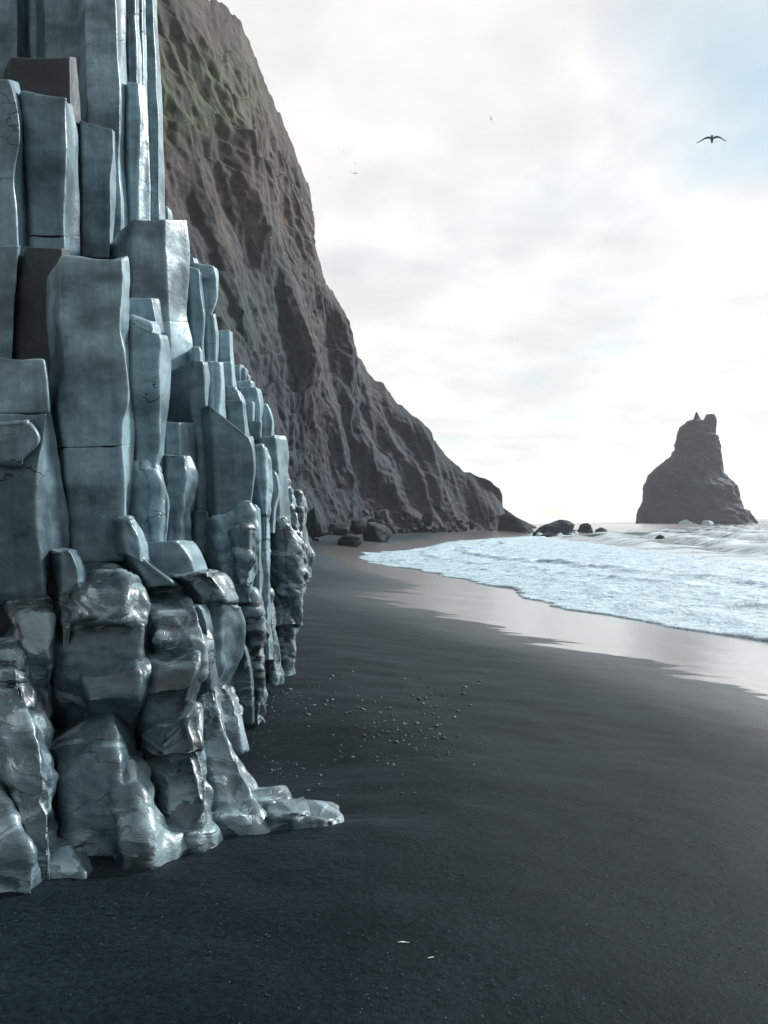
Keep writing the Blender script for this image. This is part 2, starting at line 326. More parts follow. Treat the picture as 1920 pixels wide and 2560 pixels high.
def hill_mat():
    m, nt, bs, lk = mat_new('headland_rock')
    tc = N(nt, 'ShaderNodeTexCoord'); co = tc.outputs['Object']
    mp = N(nt, 'ShaderNodeMapping'); mp.inputs['Rotation'].default_value = (0.0, 0.35, 0.0); mp.inputs['Scale'].default_value = (0.16, 0.06, 0.022); lk(co, mp.inputs['Vector'])
    a = N(nt, 'ShaderNodeTexNoise', i_Scale=1.0, i_Detail=8.0, i_Roughness=0.62, i_Distortion=0.7); lk(mp.outputs[0], a.inputs['Vector'])
    b = N(nt, 'ShaderNodeTexNoise', i_Scale=0.30, i_Detail=8.0, i_Roughness=0.70); lk(co, b.inputs['Vector'])
    br = ramp(nt, 0.36, 0.64, (0.011, 0.013, 0.016, 1), (0.062, 0.050, 0.043, 1)); lk(a.outputs['Fac'], br.inputs[0])
    fr = ramp(nt, 0.30, 0.70, (0.40, 0.40, 0.42, 1), (1.65, 1.62, 1.58, 1)); lk(b.outputs['Fac'], fr.inputs[0])
    c = mixc(nt, 1.0, br.outputs[0], fr.outputs[0], 'MULTIPLY')
    hf_ = N(nt, 'ShaderNodeTexNoise', i_Scale=1.5, i_Detail=6.0, i_Roughness=0.72); lk(co, hf_.inputs['Vector'])
    hfr = ramp(nt, 0.34, 0.66, (0.55, 0.55, 0.56, 1), (1.5, 1.48, 1.45, 1)); lk(hf_.outputs['Fac'], hfr.inputs[0])
    c = mixc(nt, 1.0, c, hfr.outputs[0], 'MULTIPLY')
    at = N(nt, 'ShaderNodeAttribute', attribute_name='moss')
    g = mathn(nt, 'MULTIPLY', at.outputs['Fac'], mathn(nt, 'MULTIPLY', mathn(nt, 'SUBTRACT', b.outputs['Fac'], 0.30), 3.2), True)
    c = mixc(nt, mathn(nt, 'MULTIPLY', g, 0.9), c, (0.042, 0.066, 0.034))
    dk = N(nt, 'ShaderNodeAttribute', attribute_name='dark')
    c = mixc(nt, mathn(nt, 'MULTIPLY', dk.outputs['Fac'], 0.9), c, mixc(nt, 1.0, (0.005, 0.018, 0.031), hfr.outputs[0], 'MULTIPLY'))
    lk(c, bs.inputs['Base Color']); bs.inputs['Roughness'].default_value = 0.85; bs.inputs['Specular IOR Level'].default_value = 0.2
    d = N(nt, 'ShaderNodeTexNoise', i_Scale=1.1, i_Detail=6.0, i_Roughness=0.7); lk(co, d.inputs['Vector'])
    bump_chain(nt, bs, [(b.outputs['Fac'], 0.3, 0.7), (d.outputs['Fac'], 0.6, 0.25)])
    return m
M_HILL = hill_mat()
def rock_mat(name, c0, c1, sc, rough=0.7, bd=0.1):
    m, nt, bs, lk = mat_new(name)
    tc = N(nt, 'ShaderNodeTexCoord'); co = tc.outputs['Object']
    a = N(nt, 'ShaderNodeTexNoise', i_Scale=sc, i_Detail=6.0, i_Roughness=0.65); lk(co, a.inputs['Vector'])
    oi = N(nt, 'ShaderNodeObjectInfo')
    r = ramp(nt, 0.35, 0.68, tuple(c0) + (1,), tuple(c1) + (1,)); lk(a.outputs['Fac'], r.inputs[0])
    orr = N(nt, 'ShaderNodeMapRange', i_To_Min=0.7, i_To_Max=1.3); lk(oi.outputs['Random'], orr.inputs[0])
    c = mixc(nt, 1.0, r.outputs[0], orr.outputs[0], 'MULTIPLY')
    lk(c, bs.inputs['Base Color']); bs.inputs['Roughness'].default_value = rough; bs.inputs['Specular Tint'].default_value = (0.62, 0.85, 1.0, 1); bs.inputs['Specular IOR Level'].default_value = 0.3
    bump_chain(nt, bs, [(a.outputs['Fac'], 0.8, bd)])
    return m
M_BOULD = rock_mat('boulder_rock', (0.004, 0.009, 0.013), (0.016, 0.025, 0.032), 0.9, 0.8, 0.3)
M_STACK = rock_mat('stack_rock', (0.003, 0.009, 0.016), (0.012, 0.024, 0.036), 0.09, 0.85, 3.0)
M_PEB = rock_mat('pebble_stone', (0.012, 0.017, 0.020), (0.060, 0.075, 0.083), 30.0, 0.4, 0.002)
M_GRIT = rock_mat('grit_stone', (0.006, 0.009, 0.011), (0.075, 0.09, 0.10), 9.0, 0.5, 0.001)
M_CHIP = rock_mat('pale_sliver', (0.35, 0.37, 0.38), (0.6, 0.62, 0.62), 40.0, 0.6, 0.002)
M_BIRD = rock_mat('bird_plumage', (0.05, 0.055, 0.075), (0.10, 0.105, 0.13), 6.0, 0.7, 0.002)
M_BIRDW = rock_mat('white_plumage', (0.75, 0.75, 0.75), (0.85, 0.85, 0.85), 6.0, 0.7, 0.002)

# ------------------------------------------------------------------ the beach
_wy = np.array([-30, 0, 10, 15, 18.8, 22.2, 26, 30, 36, 40.3, 50.7, 62, 76, 85, 105, 134, 159, 173, 260])
_wx = np.array([12.4, 12.2, 11.7, 10.9, 9.4, 8.0, 6.4, 5.7, 5.6, 5.3, 2.4, -0.6, -2.8, -1.8, 5.4, 10.5, 22, 33, 120])
def xw(y): return np.interp(y, _wy, _wx)
def xw_s(y): return (xw(y) + xw(y - 4) + xw(y + 4) + xw(y - 8) + xw(y + 8)) / 5.0
def zs(x, y):
    x = np.asarray(x, float); y = np.asarray(y, float)
    s = 0.85 * (xw_s(y) - x)
    z = SEA + np.where(s < 0, 0.07 * np.maximum(s, -40), np.where(s < 10.2, 0.135 * s, 0.135 * 10.2 + 0.04 * (np.minimum(s, 26) - 10.2)))
    z = z - 0.10 * np.exp(-((x + 0.75) / 0.75) ** 2 - ((y - 5.7) / 1.0) ** 2)
    lip = 1 / (1 + np.exp(-(y - 4.42 - 0.10 * x) / 0.05))
    z = z - 0.035 * lip * np.exp(-((x + 0.45) / 0.75) ** 2) * np.exp(-np.maximum(y - 4.4, 0) / 1.2)
    P = np.stack([x * 0.55, y * 0.40, 0 * x], -1)
    z = z + 0.030 * fbm(P, 3, 5) * np.clip((s + 0.5) / 4, 0, 1)
    return z
def ground_hit(px, py):
    u, v = ray(px, py); d = 5.0
    lo, hi = 0.8, 400.0
    for _ in range(60):
        d = math.sqrt(lo * hi)
        if CAMZ + v * d > float(zs(u * d, d)): lo = d
        else: hi = d
    return float(u * d), d, float(zs(u * d, d))

wet_px = [(1920, 1738), (1654, 1662), (1488, 1634), (1322, 1592), (1222, 1560), (1100, 1538), (1000, 1511), (930, 1492), (1040, 1466), (960, 1440), (890, 1424), (860, 1400), (800, 1380), (830, 1368), (960, 1358), (1060, 1350)]
_wp = sorted([(ground_hit(a, b)[1], ground_hit(a, b)[0]) for a, b in wet_px])
_py = np.array([-30, 4] + [p[0] for p in _wp] + [200, 300]); _pxx = np.array([9.0, 7.5] + [p[1] for p in _wp] + [20, 60])
yr = np.concatenate([np.linspace(-22, 1.0, 40)[:-1], np.geomspace(1.0, 330, 720)])
uc = np.linspace(0, 1, 300)
Y = np.repeat(yr[:, None], len(uc), 1)
yy = np.maximum(yr, 3.0)[:, None]
X = -(0.62 * yy + 5) + (1.30 * yy + 22) * uc[None, :]
Z = zs(X, Y)
near = np.clip(1.6 - Y / 14, 0, 1)
Z = Z + near * 0.006 * fbm(np.stack([X * 7, Y * 7, 0 * X], -1), 3, 21) + near * 0.012 * fbm(np.stack([X * 1.8, Y * 3, 0 * X], -1), 2, 33)
me = mesh_np('beach', np.stack([X, Y, Z], -1).reshape(-1, 3), grid_faces(len(yr), len(uc)), M_SAND)
attr(me, 'wet', X - np.interp(Y, _py, _pxx))
link('beach', me, kind='structure', label='dark volcanic sand beach sloping down to the surf')

# ------------------------------------------------------------------ sea and foam
def xfoam(y): return 17.5 + 0.085 * y
ys_ = np.geomspace(9.0, 2600, 640)
us_ = np.linspace(0, 1, 330)
Y = np.repeat(ys_[:, None], len(us_), 1)
xl = np.maximum(xw(ys_) - 3.0, -8.0)[:, None]
xl = np.where(ys_[:, None] > 170, -0.35 * ys_[:, None] + 60, xl)
xr_ = (0.75 * ys_ + 25)[:, None]
X = xl + (xr_ - xl) * us_[None, :] ** 1.15
q = np.clip((X - xfoam(Y) + 3) / 14, 0, 1)
ph = (X * 0.93 - Y * 0.20) / 9.5 * 2 * math.pi + 1.6 * fbm(np.stack([X / 26, Y / 26, 0 * X], -1), 2, 3)
swell = np.sin(ph) + 0.45 * np.sin(2 * ph + 0.8)
Z = SEA - 0.05 + q * (0.26 * swell + 0.40 * fbm(np.stack([X / 5.0, Y / 5.0, 0 * X], -1), 4, 8)) + 0.30 * q
Z = np.where(Y > 500, SEA + (Z - SEA) * 1.2, Z)
me = mesh_np('sea', np.stack([X, Y, Z], -1).reshape(-1, 3), grid_faces(len(ys_), len(us_)), M_SEA)
attr(me, 'surf', np.clip(0.16 - 0.00055 * Y + 0.05 * np.sin(ph + 0.7), -0.16, 0.2))
link('sea', me, kind='structure', label='choppy grey sea streaked with white water out to the horizon')

ys_ = np.geomspace(11.5, 200, 620); us_ = np.linspace(0, 1, 440)
lob = 0.70 * fbm(np.stack([ys_ * 0.42, 0 * ys_, 0 * ys_], -1), 4, 77) + 0.20 * fbm(np.stack([ys_ * 2.6, 0 * ys_, 0 * ys_], -1), 3, 12)
xe = xw(ys_) + lob * np.clip(ys_ / 22, 0.5, 2.2)
Y = np.repeat(ys_[:, None], len(us_), 1)
Wd = (xfoam(ys_) + 3.5 - xe)[:, None]
X = xe[:, None] + Wd * us_[None, :] ** 1.6
du = X - xe[:, None]
base = np.maximum(zs(X, Y), SEA) * 1.0
P = np.stack([X, Y, 0 * X], -1)
edge = 1 - np.exp(-du / 0.07)
Z = base + edge * (0.085 + 0.05 * np.clip(du / 3, 0, 1)) + np.clip(du / 1.5, 0, 1) * (0.11 * fbm(P * np.array([1.1, 1.1, 1]), 5, 41, 0.6) + 0.08 * fbm(P * np.array([0.25, 0.3, 1]), 2, 4))
Z = Z + 0.016 * fbm(P * 6.0, 3, 9) * edge - 0.03 * (1 - edge)
roll_ = sum(np.exp(-np.where(du - c_ - 1.4 * fbm(P * 0.13, 2, 50 + k_) < 0, 2.2, 0.8) ** 2 * (du - c_ - 1.4 * fbm(P * 0.13, 2, 50 + k_)) ** 2) * h_ for k_, (c_, h_) in enumerate(((2.6, 0.5), (6.5, 1.2), (10.5, 1.9))))
Z = Z + 0.10 * roll_ * (1 + 0.8 * fbm(P * 0.8, 3, 51))
Z = Z + 0.10 * np.clip((du - 0.5 * Wd) / Wd, 0, 1) - 0.55 * np.clip((du - Wd + 2.0) / 2.0, 0, 1)
me = mesh_np('sea_foam', np.stack([X, Y, Z], -1).reshape(-1, 3), grid_faces(len(ys_), len(us_)), M_FOAM)
link('sea_foam', me, kind='stuff', label='pale blue sheet of foaming swash spreading over the black sand', category='foam')

# ------------------------------------------------------------------ the headland
crest = [(1340, 1316), (1322, 1308), (1290, 1292), (1257, 1268), (1256, 1240), (1248, 1220), (1228, 1205), (1175, 1180), (1160, 1180), (1145, 1163), (1115, 1140), (1085, 1100), (1080, 1080), (1050, 1050), (1010, 1015), (980, 990), (960, 965), (915, 920), (880, 862), (862, 840), (848, 780), (830, 720), (803, 690), (787, 620), (773, 560), (778, 515), (775, 472), (735, 375), (705, 300), (665, 210), (640, 150), (600, 45), (530, 0), (440, -60), (300, -160), (120, -300), (-200, -420)]
basep = [(1345, 200), (1330, 198), (1315, 195), (1300, 193), (1285, 190), (1268, 187), (1240, 184), (1210, 181), (1195, 180), (1175, 178), (1145, 175), (1110, 171), (1098, 169), (1070, 166), (1030, 163), (1000, 160), (975, 157), (935, 153), (890, 148), (872, 146), (850, 142), (822, 138), (800, 134), (770, 129), (745, 125), (730, 122), (715, 119), (680, 114), (650, 110), (610, 104), (580, 100), (530, 94), (480, 88), (400, 80), (280, 70), (120, 60), (-150, 52)]
cr_ = np.array(crest, float); bp_ = np.array(basep, float)
arc = np.concatenate([[0], np.cumsum(np.hypot(*(np.diff(cr_, axis=0)).T))]); arc /= arc[-1]
ns, nv = 800, 520
s_ = np.linspace(0, 1, ns)
cpx = np.interp(s_, arc, cr_[:, 0]); cpy = np.interp(s_, arc, cr_[:, 1])
bpx = np.interp(s_, arc, bp_[:, 0]); bD = np.interp(s_, arc, bp_[:, 1])
hgt = np.maximum(horizon(cpx) - cpy, 2) / F * bD
cD = bD + 0.42 * hgt + 1.0
Cw = un(cpx, cpy, cD)
ub, _ = ray(bpx, horizon(bpx)); Bw = np.stack([ub * bD, bD, 0 * bD], -1); Bw[:, 2] = SEA - 1.0
t_ = np.linspace(0, 1, nv)[:, None]
rise = t_ ** 1.0
prof = np.clip(t_, 0, 1)
Pm = Bw[None] * (1 - prof[..., None]) + Cw[None] * prof[..., None]
# concave foot (scree) and steep upper face
sag = np.sin(np.pi * prof) * 0.05 + 0.10 * np.exp(-((prof - 0.10) / 0.10) ** 2)
nrm = np.array([0.80, -0.60, 0.0])
amp = np.minimum(hgt, 40)[None, :]
Pn = Pm / 16.0
gul = ridged(np.stack([Pm[..., 0] * 0.10 + Pm[..., 2] * 0.030, Pm[..., 1] * 0.030, Pm[..., 2] * 0.012], -1), 4, 61) - 0.6
sk = Pm @ np.array([[1, 0, 0.0], [0, 1, 0], [0.42, 0.30, 0.30]]); wk = sk + 2.0 * np.stack([fbm(Pm / 7, 2, 64), fbm(Pm / 7, 2, 65), fbm(Pm / 7, 2, 67)], -1)
disp = gul * 5.5 + kuhn(wk / 17.0, 62) * 4.2 + kuhn(wk / 7.5, 63) * 1.5 + kuhn(wk / 2.6, 66) * 0.38 + kuhn(Pm / 1.1, 68) * 0.22 + 0.9 * (np.mod(Pm[..., 2] / 5.5 + 1.1 * fbm(Pm / 12, 2, 69), 1.0) - 0.5) * np.clip(fbm(Pm / 20, 2, 70) * 2 + 0.4, 0, 1)
env = np.clip(np.sin(np.pi * np.clip(prof, 0, 1)) * 2.2, 0.0, 1) * np.clip(amp / 26, 0.12, 1)
Pm = Pm + nrm * (disp * env + sag * amp * 0.5)[..., None]
jag = fbm(np.stack([s_ * 95, 0 * s_, 0 * s_], -1), 4, 90) * np.clip(hgt / 30, 0.1, 1)
Pm[..., 2] += (1.1 * jag)[None] * np.clip((prof - 0.9) / 0.1, 0, 1)
Bk = Pm[-1] + np.array([-30, 40, -25]) * np.clip(hgt / 60, 0.15, 1)[:, None]
Pm = np.concatenate([Pm, ((Pm[-1] * 0.6 + Bk * 0.4) + np.array([0, 0, 3.0]) * np.clip(hgt / 40, 0.1, 1)[:, None])[None] - np.array([0, 0, 4.0]), Bk[None]], 0)
me = mesh_np('hill', Pm.reshape(-1, 3), grid_faces(nv + 2, ns)[:, ::-1], M_HILL)
Zh = Pm[..., 2]; sg = np.repeat(s_[None], nv + 2, 0)
tt = np.concatenate([prof, [[1], [1]]], 0) + 0 * Zh
hz = (Zh - SEA) / np.maximum(hgt, 1)[None]
up, vp = Pm[..., 0] / Pm[..., 1], (Pm[..., 2] - CAMZ) / Pm[..., 1]
nz = fbm(np.stack([up * 9, vp * 9, 0 * up], -1), 4, 15)
g1 = np.exp(-((up + 0.235) / 0.07) ** 2 - ((vp - 0.565) / 0.055) ** 2) * 1.3 + np.exp(-((up + 0.33) / 0.05) ** 2 - ((vp - 0.62) / 0.1) ** 2) * 0.8
g2 = np.exp(-((up + 0.20) / 0.06) ** 2 - ((vp - 0.27) / 0.05) ** 2) * 1.0
attr(me, 'moss', np.clip((g1 + g2) * (1.2 + 1.0 * nz) + 0.3 * nz, 0, 1))
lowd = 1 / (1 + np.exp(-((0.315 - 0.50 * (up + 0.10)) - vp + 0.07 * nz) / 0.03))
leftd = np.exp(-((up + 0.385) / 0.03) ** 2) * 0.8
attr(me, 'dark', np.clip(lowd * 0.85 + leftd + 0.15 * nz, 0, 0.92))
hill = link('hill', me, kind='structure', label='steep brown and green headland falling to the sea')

# ------------------------------------------------------------------ sea stack and skerries
def outline_rock(left, right, D, thick=0.8, nrow=90, na=64, seed=1, rough=0.03, zb=None):
    l = np.array(left, float); r = np.array(right, float)
    y0 = max(l[0, 1], r[0, 1]); y1 = max(l[-1, 1], r[-1, 1])
    y = np.linspace(y0, y1, nrow)
    xl = np.interp(y, l[:, 1], l[:, 0]); xr = np.interp(y, r[:, 1], r[:, 0])
    a = np.linspace(0, 2 * np.pi, na, endpoint=False)
    c = un((xl + xr) / 2, y, D); hw = (xr - xl) / 2 / F * D
    ca, sa = np.cos(a), np.sin(a)
    V = np.zeros((nrow, na, 3))
    V[..., 0] = c[:, None, 0] + hw[:, None] * ca; V[..., 1] = c[:, None, 1] + hw[:, None] * thick * sa; V[..., 2] = c[:, None, 2]
    sc = hw.max()
    d = (kuhn(V / np.array([sc * .22, sc * .22, sc * .4]), seed) + 0.6 * kuhn(V / (sc * 0.10), seed + 1) + 0.35 * kuhn(V / (sc * 0.045), seed + 2)) * rough * 0.9 * sc + (ridged(V / np.array([sc * .3, sc * .3, sc * .9]), 3, seed + 4) - .6) * rough * sc
    V[..., 0] += ca * d * 0.32; V[..., 1] += sa * d * 1.6; V[..., 2] += 0.4 * d * (np.linspace(0, 1, nrow)[:, None] < 0.97)
    Fq = grid_faces(nrow, na, True)
    return V.reshape(-1, 3), Fq, nrow, na
def cap_quads(V, Fq, nrow, na, top=True):
    c = V[:na].mean(0); V = np.concatenate([V, c[None]], 0); k = len(V) - 1
    j = np.arange(na); fan = np.stack([np.full(na, k), (j + 1) % na, j, j], -1)
    return V, fan
def rock_object(name, parts, mat, **props):
    Vs, Fs, off = [], [], 0
    for V, Fq, nr, na in parts:
        c = V[:na].mean(0)
        Fl = [tuple(int(i) + off for i in f) for f in Fq]
        k = off + len(V)
        Fl += [(k, int((j + 1) % na) + off, j + off) for j in range(na)]
        Vs.append(np.concatenate([V, c[None]], 0)); Fs += Fl; off += len(V) + 1
    V = np.concatenate(Vs, 0)
    org = np.array([V[:, 0].mean(), V[:, 1].mean(), V[:, 2].min()])
    me = mesh_np(name, V - org, Fs, mat)
    o = link(name, me, **props); o.location = org
    return o
SD = 385.0
stack = outline_rock([(1718, 1052), (1703, 1066), (1696, 1085), (1690, 1105), (1686, 1125), (1675, 1138), (1655, 1157), (1624, 1186), (1613, 1215), (1607, 1245), (1598, 1270), (1594, 1300), (1589, 1326)],
                     [(1790, 1052), (1787, 1085), (1794, 1100), (1797, 1112), (1801, 1135), (1804, 1165), (1810, 1185), (1825, 1203), (1838, 1222), (1846, 1255), (1853, 1275), (1866, 1281), (1877, 1295), (1888, 1322)], SD, 0.7, 170, 120, 5, 0.055)
horn1 = outline_rock([(1740, 1030), (1737, 1038), (1734, 1048), (1718, 1054), (1708, 1085)], [(1743, 1030), (1747, 1040), (1751, 1049), (1760, 1054), (1765, 1085)], SD, 1.1, 24, 28, 6, 0.03)
horn2 = outline_rock([(1766, 1036), (1763, 1043), (1758, 1052), (1752, 1058), (1745, 1085)], [(1784, 1036), (1789, 1042), (1791, 1055), (1789, 1070), (1788, 1085)], SD, 1.0, 24, 28, 9, 0.03)
rock_object('sea_stack', [stack, horn1, horn2], M_STACK, label='tall dark sea stack with horned tip rising from the sea', category='sea stack')
def skerry(l, r, D, lab, seed, thick=0.8, rough=0.06):
    rock_object('sea_rock', [outline_rock(l, r, D, thick, 40, 48, seed, rough)], M_STACK, label=lab, category='rock', group='low rocks off the headland')
skerry([(1398, 1299), (1375, 1308), (1352, 1316), (1335, 1330), (1330, 1345)], [(1408, 1299), (1425, 1304), (1437, 1312), (1432, 1325), (1425, 1345)], 176, 'long low rock just off the tip of the headland', 31)
skerry([(1460, 1308), (1450, 1312), (1445, 1325), (1443, 1340)], [(1470, 1308), (1477, 1313), (1482, 1328), (1486, 1340)], 196, 'small rounded rock streaming with white water', 32)
skerry([(1500, 1319), (1490, 1324), (1484, 1334)], [(1508, 1319), (1516, 1325), (1521, 1334)], 198, 'tiny low rock right of the rounded surf rock', 33)
skerry([(1368, 1332), (1352, 1336), (1345, 1348)], [(1378, 1332), (1392, 1336), (1398, 1348)], 160, 'flat dark rock awash in front of the long low rock', 34)
skerry([(1648, 1337), (1642, 1340), (1636, 1350)], [(1652, 1337), (1659, 1341), (1666, 1350)], 130, 'lone dark rock tip poking out of the surf below the stack', 35)
skerry([(1262, 1282), (1252, 1290), (1246, 1310), (1240, 1345)], [(1270, 1283), (1290, 1292), (1320, 1310), (1345, 1345)], 184, 'misty rock shoulder sloping into the sea at the headland tip', 36, 0.7)

def surf_line(p0, p1, D, hpx, seed):
    n, m = 120, 9
    px = np.linspace(p0, p1, n); y0 = horizon(px) + (CAMZ - SEA) * F / D
    B = un(px, y0, D); hh = hpx / F * D
    e = np.clip(np.minimum(np.arange(n), np.arange(n)[::-1]) / 14.0, 0, 1)
    k = np.clip(0.45 + 0.9 * fbm(np.stack([px * 0.06, 0 * px, 0 * px], -1), 4, seed), 0.05, 1.2) * e
    a = np.linspace(0, np.pi, m)
    V = B[:, None, :] + np.stack([0 * a, -np.cos(a) * hh * 1.6, np.sin(a)], -1)[None] * np.stack([1 + 0 * k, 0.3 + k, k * hh], -1)[:, None, :]
    V[..., 2] += 0.25 * hh * fbm(V / (hh * 0.8), 3, seed + 1) - 0.3
    return V.reshape(-1, 3), grid_faces(n, m)
sv, sf, so_ = [], [], 0
for a in ((1580, 1700, 366, 9, 1), (1690, 1800, 362, 20, 2), (1780, 1900, 372, 9, 3), (1330, 1440, 168, 14, 4), (1425, 1530, 188, 12, 5), (1340, 1402, 156, 6, 6)):
    v, f = surf_line(*a); sv.append(v); sf.append(f + so_); so_ += len(v)
link('surf_foam', mesh_np('surf_foam', np.concatenate(sv), np.concatenate(sf), M_FOAM), kind='stuff', label='white surf breaking round the foot of the stack and low rocks', category='foam')

# ------------------------------------------------------------------ basalt cliff
cliff = bpy.data.objects.new('basalt_cliff', None); COL.objects.link(cliff)
cliff.empty_display_size = 0.3
CO = Vector((-1.8, 6.0, 0.0)); cliff.location = CO
cliff['label'] = 'towering wall of blue-grey basalt columns with wave-polished feet on the left'; cliff['category'] = 'cliff'
COa = np.array(CO)
def pl(p, t, k):
    p = np.array(p, float)
    if p.ndim == 1: return np.full_like(t, p[k])
    y = p[0, 1] + (p[-1, 1] - p[0, 1]) * t
    if k == 1: return y
    if len(p) < 3: return np.interp(y, p[:, 1], p[:, 0])
    # smooth interpolation (monotone cubic tangents)
    yy, xx = p[:, 1], p[:, 0]
    h = np.diff(yy); dlt = np.diff(xx) / h
    m = np.zeros(len(yy)); m[1:-1] = (dlt[1:] * h[:-1] + dlt[:-1] * h[1:]) / (h[1:] + h[:-1]); m[0] = dlt[0]; m[-1] = dlt[-1]
    i = np.clip(np.searchsorted(yy, y, side='right') - 1, 0, len(h) - 1)
    u = (y - yy[i]) / h[i]
    return (xx[i] * (1 + 2 * u) * (1 - u) ** 2 + h[i] * m[i] * u * (1 - u) ** 2 + xx[i + 1] * u * u * (3 - 2 * u) + h[i] * m[i + 1] * u * u * (u - 1))
_bid = [0]; FUSE = {}
NAMES = {}
def block(name, D, L, R, S, W=None, dl=0.0, rnd=0.013, topr=0.016, botr=0.014, wob=0.010, chip=0.0, conc=0.045, mat=None, cuts=(), back=0.8, bk=(-0.55, 0.83), b=None, down=0.0, label=None, fuse=None):
    """one rock piece seen as a front face L-R and a side face R-S, closed behind; outline edges top to bottom"""
    _bid[0] += 1; seed = _bid[0] * 13
    mat = mat or M_BAS
    Dp = np.array(D, float) if not np.isscalar(D) else None
    R0y, R1y = np.array(R, float)[0, 1], np.array(R, float)[-1, 1]
    tcut = [0.0] + [(c - R0y) / (R1y - R0y) for c in cuts] + [1.0]
    Dm = float(np.mean(Dp[:, 0])) if Dp is not None else float(D)
    fw = abs(float(np.mean(pl(R, np.linspace(0, 1, 9), 0) - pl(L, np.linspace(0, 1, 9), 0)))) / F * Dm
    sw = abs(float(np.mean(pl(S, np.linspace(0, 1, 9), 0) - pl(R, np.linspace(0, 1, 9), 0)))) / F * Dm
    Wd = W if W else min(max(fw, 0.22), 0.5)
    bb = b if b is not None else math.sqrt(max(Wd * Wd - sw * sw, (0.45 * sw) ** 2)) * 0.9
    first = None
    for ci in range(len(tcut) - 1):
        ta, tb = tcut[ci], tcut[ci + 1]
        Hh = (R1y - R0y) * (tb - ta) / F * Dm
        n = int(np.clip(Hh / 0.016, 10, 150))
        t = np.linspace(ta, tb, n)
        Dt = np.interp(R0y + (R1y - R0y) * t, Dp[:, 1], Dp[:, 0]) if Dp is not None else np.full(n, Dm)
        pL = un(pl(L, t, 0), pl(L, t, 1), Dt + dl); pR = un(pl(R, t, 0), pl(R, t, 1), Dt); pS = un(pl(S, t, 0), pl(S, t, 1), Dt + bb)
        if down and ci == len(tcut) - 2:
            for q in (pL, pR, pS): q[-1, 2] -= down
        bkv = np.array([bk[0], bk[1], 0.0]) * back
        C = np.stack([pL, pR, pS, pS + bkv, pL + bkv], 1)          # n,5,3
        ring = []
        segs = (26, 18, 4, 3, 5) if chip else (16, 11, 4, 3, 5)
        for e in range(5):
            A, Bn, Pv, Nx = C[:, e], C[:, (e + 1) % 5], C[:, e - 1], C[:, (e + 2) % 5]
            la = np.linalg.norm(Bn - A, axis=1, keepdims=True) + 1e-6; lp = np.linalg.norm(Pv - A, axis=1, keepdims=True) + 1e-6
            fa = np.minimum(rnd * 1.5, 0.42 * la) / la; fp = np.minimum(rnd * 1.5, 0.42 * lp) / lp
            lb = np.linalg.norm(Nx - Bn, axis=1, keepdims=True) + 1e-6
            fb = np.minimum(rnd * 1.5, 0.42 * la) / la
            q0 = A + (Pv - A) * fp; q1 = A + (Bn - A) * fa
            for k in range(6):
                u = k / 5.0
                ring.append(q0 * (1 - u) ** 2 + 2 * A * u * (1 - u) + q1 * u * u)
            q2 = Bn + (A - Bn) * fb
            d = Bn - A; nin = np.stack([-d[:, 1], d[:, 0], 0 * d[:, 0]], 1) / la      # inward (left of travel direction)
            for k in range(1, segs[e]):
                u = k / segs[e]
                ring.append(q1 + (q2 - q1) * u + nin * ((conc * la * math.sin(math.pi * u) ** (1.0 if conc > 0 else 2.0)) if e < 2 else 0))
        Rg = np.stack(ring, 1)                                     # n,m,3
        nf = 6 * 3 + (segs[0] - 1) + (segs[1] - 1) - 3               # ring points of the seen part
        def resample(A, k):
            dd = np.concatenate([np.zeros((len(A), 1)), np.cumsum(np.linalg.norm(np.diff(A, axis=1), axis=2), 1)], 1)
            out = np.empty((len(A), k, 3))
            for i in range(len(A)):
                q = np.linspace(0, dd[i, -1], k)
                for c in range(3): out[i, :, c] = np.interp(q, dd[i], A[i, :, c])
            return out
        plen = float(np.mean(np.linalg.norm(np.diff(Rg[:, :nf + 1], axis=1), axis=2).sum(1)))
        kf = int(np.clip(plen / 0.0105, 40, 84))
        if fuse: Rg = np.concatenate([resample(Rg[:, :nf + 1], kf)[:, :-1], resample(np.concatenate([Rg[:, nf:], Rg[:, :1]], 1), 14)[:, :-1]], 1)
        m = Rg.shape[1]
        cen = Rg.mean(1, keepdims=True)
        size = float(np.mean(np.linalg.norm(Rg - cen, axis=2)))
        rows = []
        tr = topr if ci == 0 else 0.012
        br = botr if ci == len(tcut) - 2 else 0.012
        # top cap and bevel
        for s, k in ((0.05, 5), (0.35, 5), (0.65, 5)):
            q = cen[0] + (Rg[0] - cen[0]) * s * (1 - min(tr / size, 0.9)); rows.append(q)
        for k in range(5, 0, -1):
            a = k / 5.0 * math.pi / 2
            q = cen[0] + (Rg[0] - cen[0]) * (1 - min(tr / size, 0.9) * (1 - math.cos(a)))
            drop = tr * (1 - math.sin(a))
            q = q.copy(); q[:, 2] -= drop
            rows.append(q)
        body = Rg.copy()
        zt = body[0, :, 2]; lim = zt - tr
        for i in range(n):
            if i == 0: body[i, :, 2] = lim
            else: body[i, :, 2] = np.minimum(body[i, :, 2], lim - 0.001 * i)
        rows += list(body)
        for k in range(1, 5):
            a = k / 4.0 * math.pi / 2
            q = cen[-1] + (Rg[-1] - cen[-1]) * (1 - min(br / size, 0.9) * (1 - math.cos(a))); q = q.copy(); q[:, 2] -= br * math.sin(a)
            rows.append(q)
        q = cen[-1] + (Rg[-1] - cen[-1]) * 0.3; q = q.copy(); q[:, 2] -= br; rows.append(q)
        V = np.stack(rows, 0); nr = V.shape[0]
        # normals by differences
        dv = np.gradient(V, axis=0); dh = (np.roll(V, -1, 1) - np.roll(V, 1, 1))
        nn = np.cross(dv, dh); nn /= (np.linalg.norm(nn, axis=2, keepdims=True) + 1e-9)
        ctr = V.mean(1, keepdims=True)
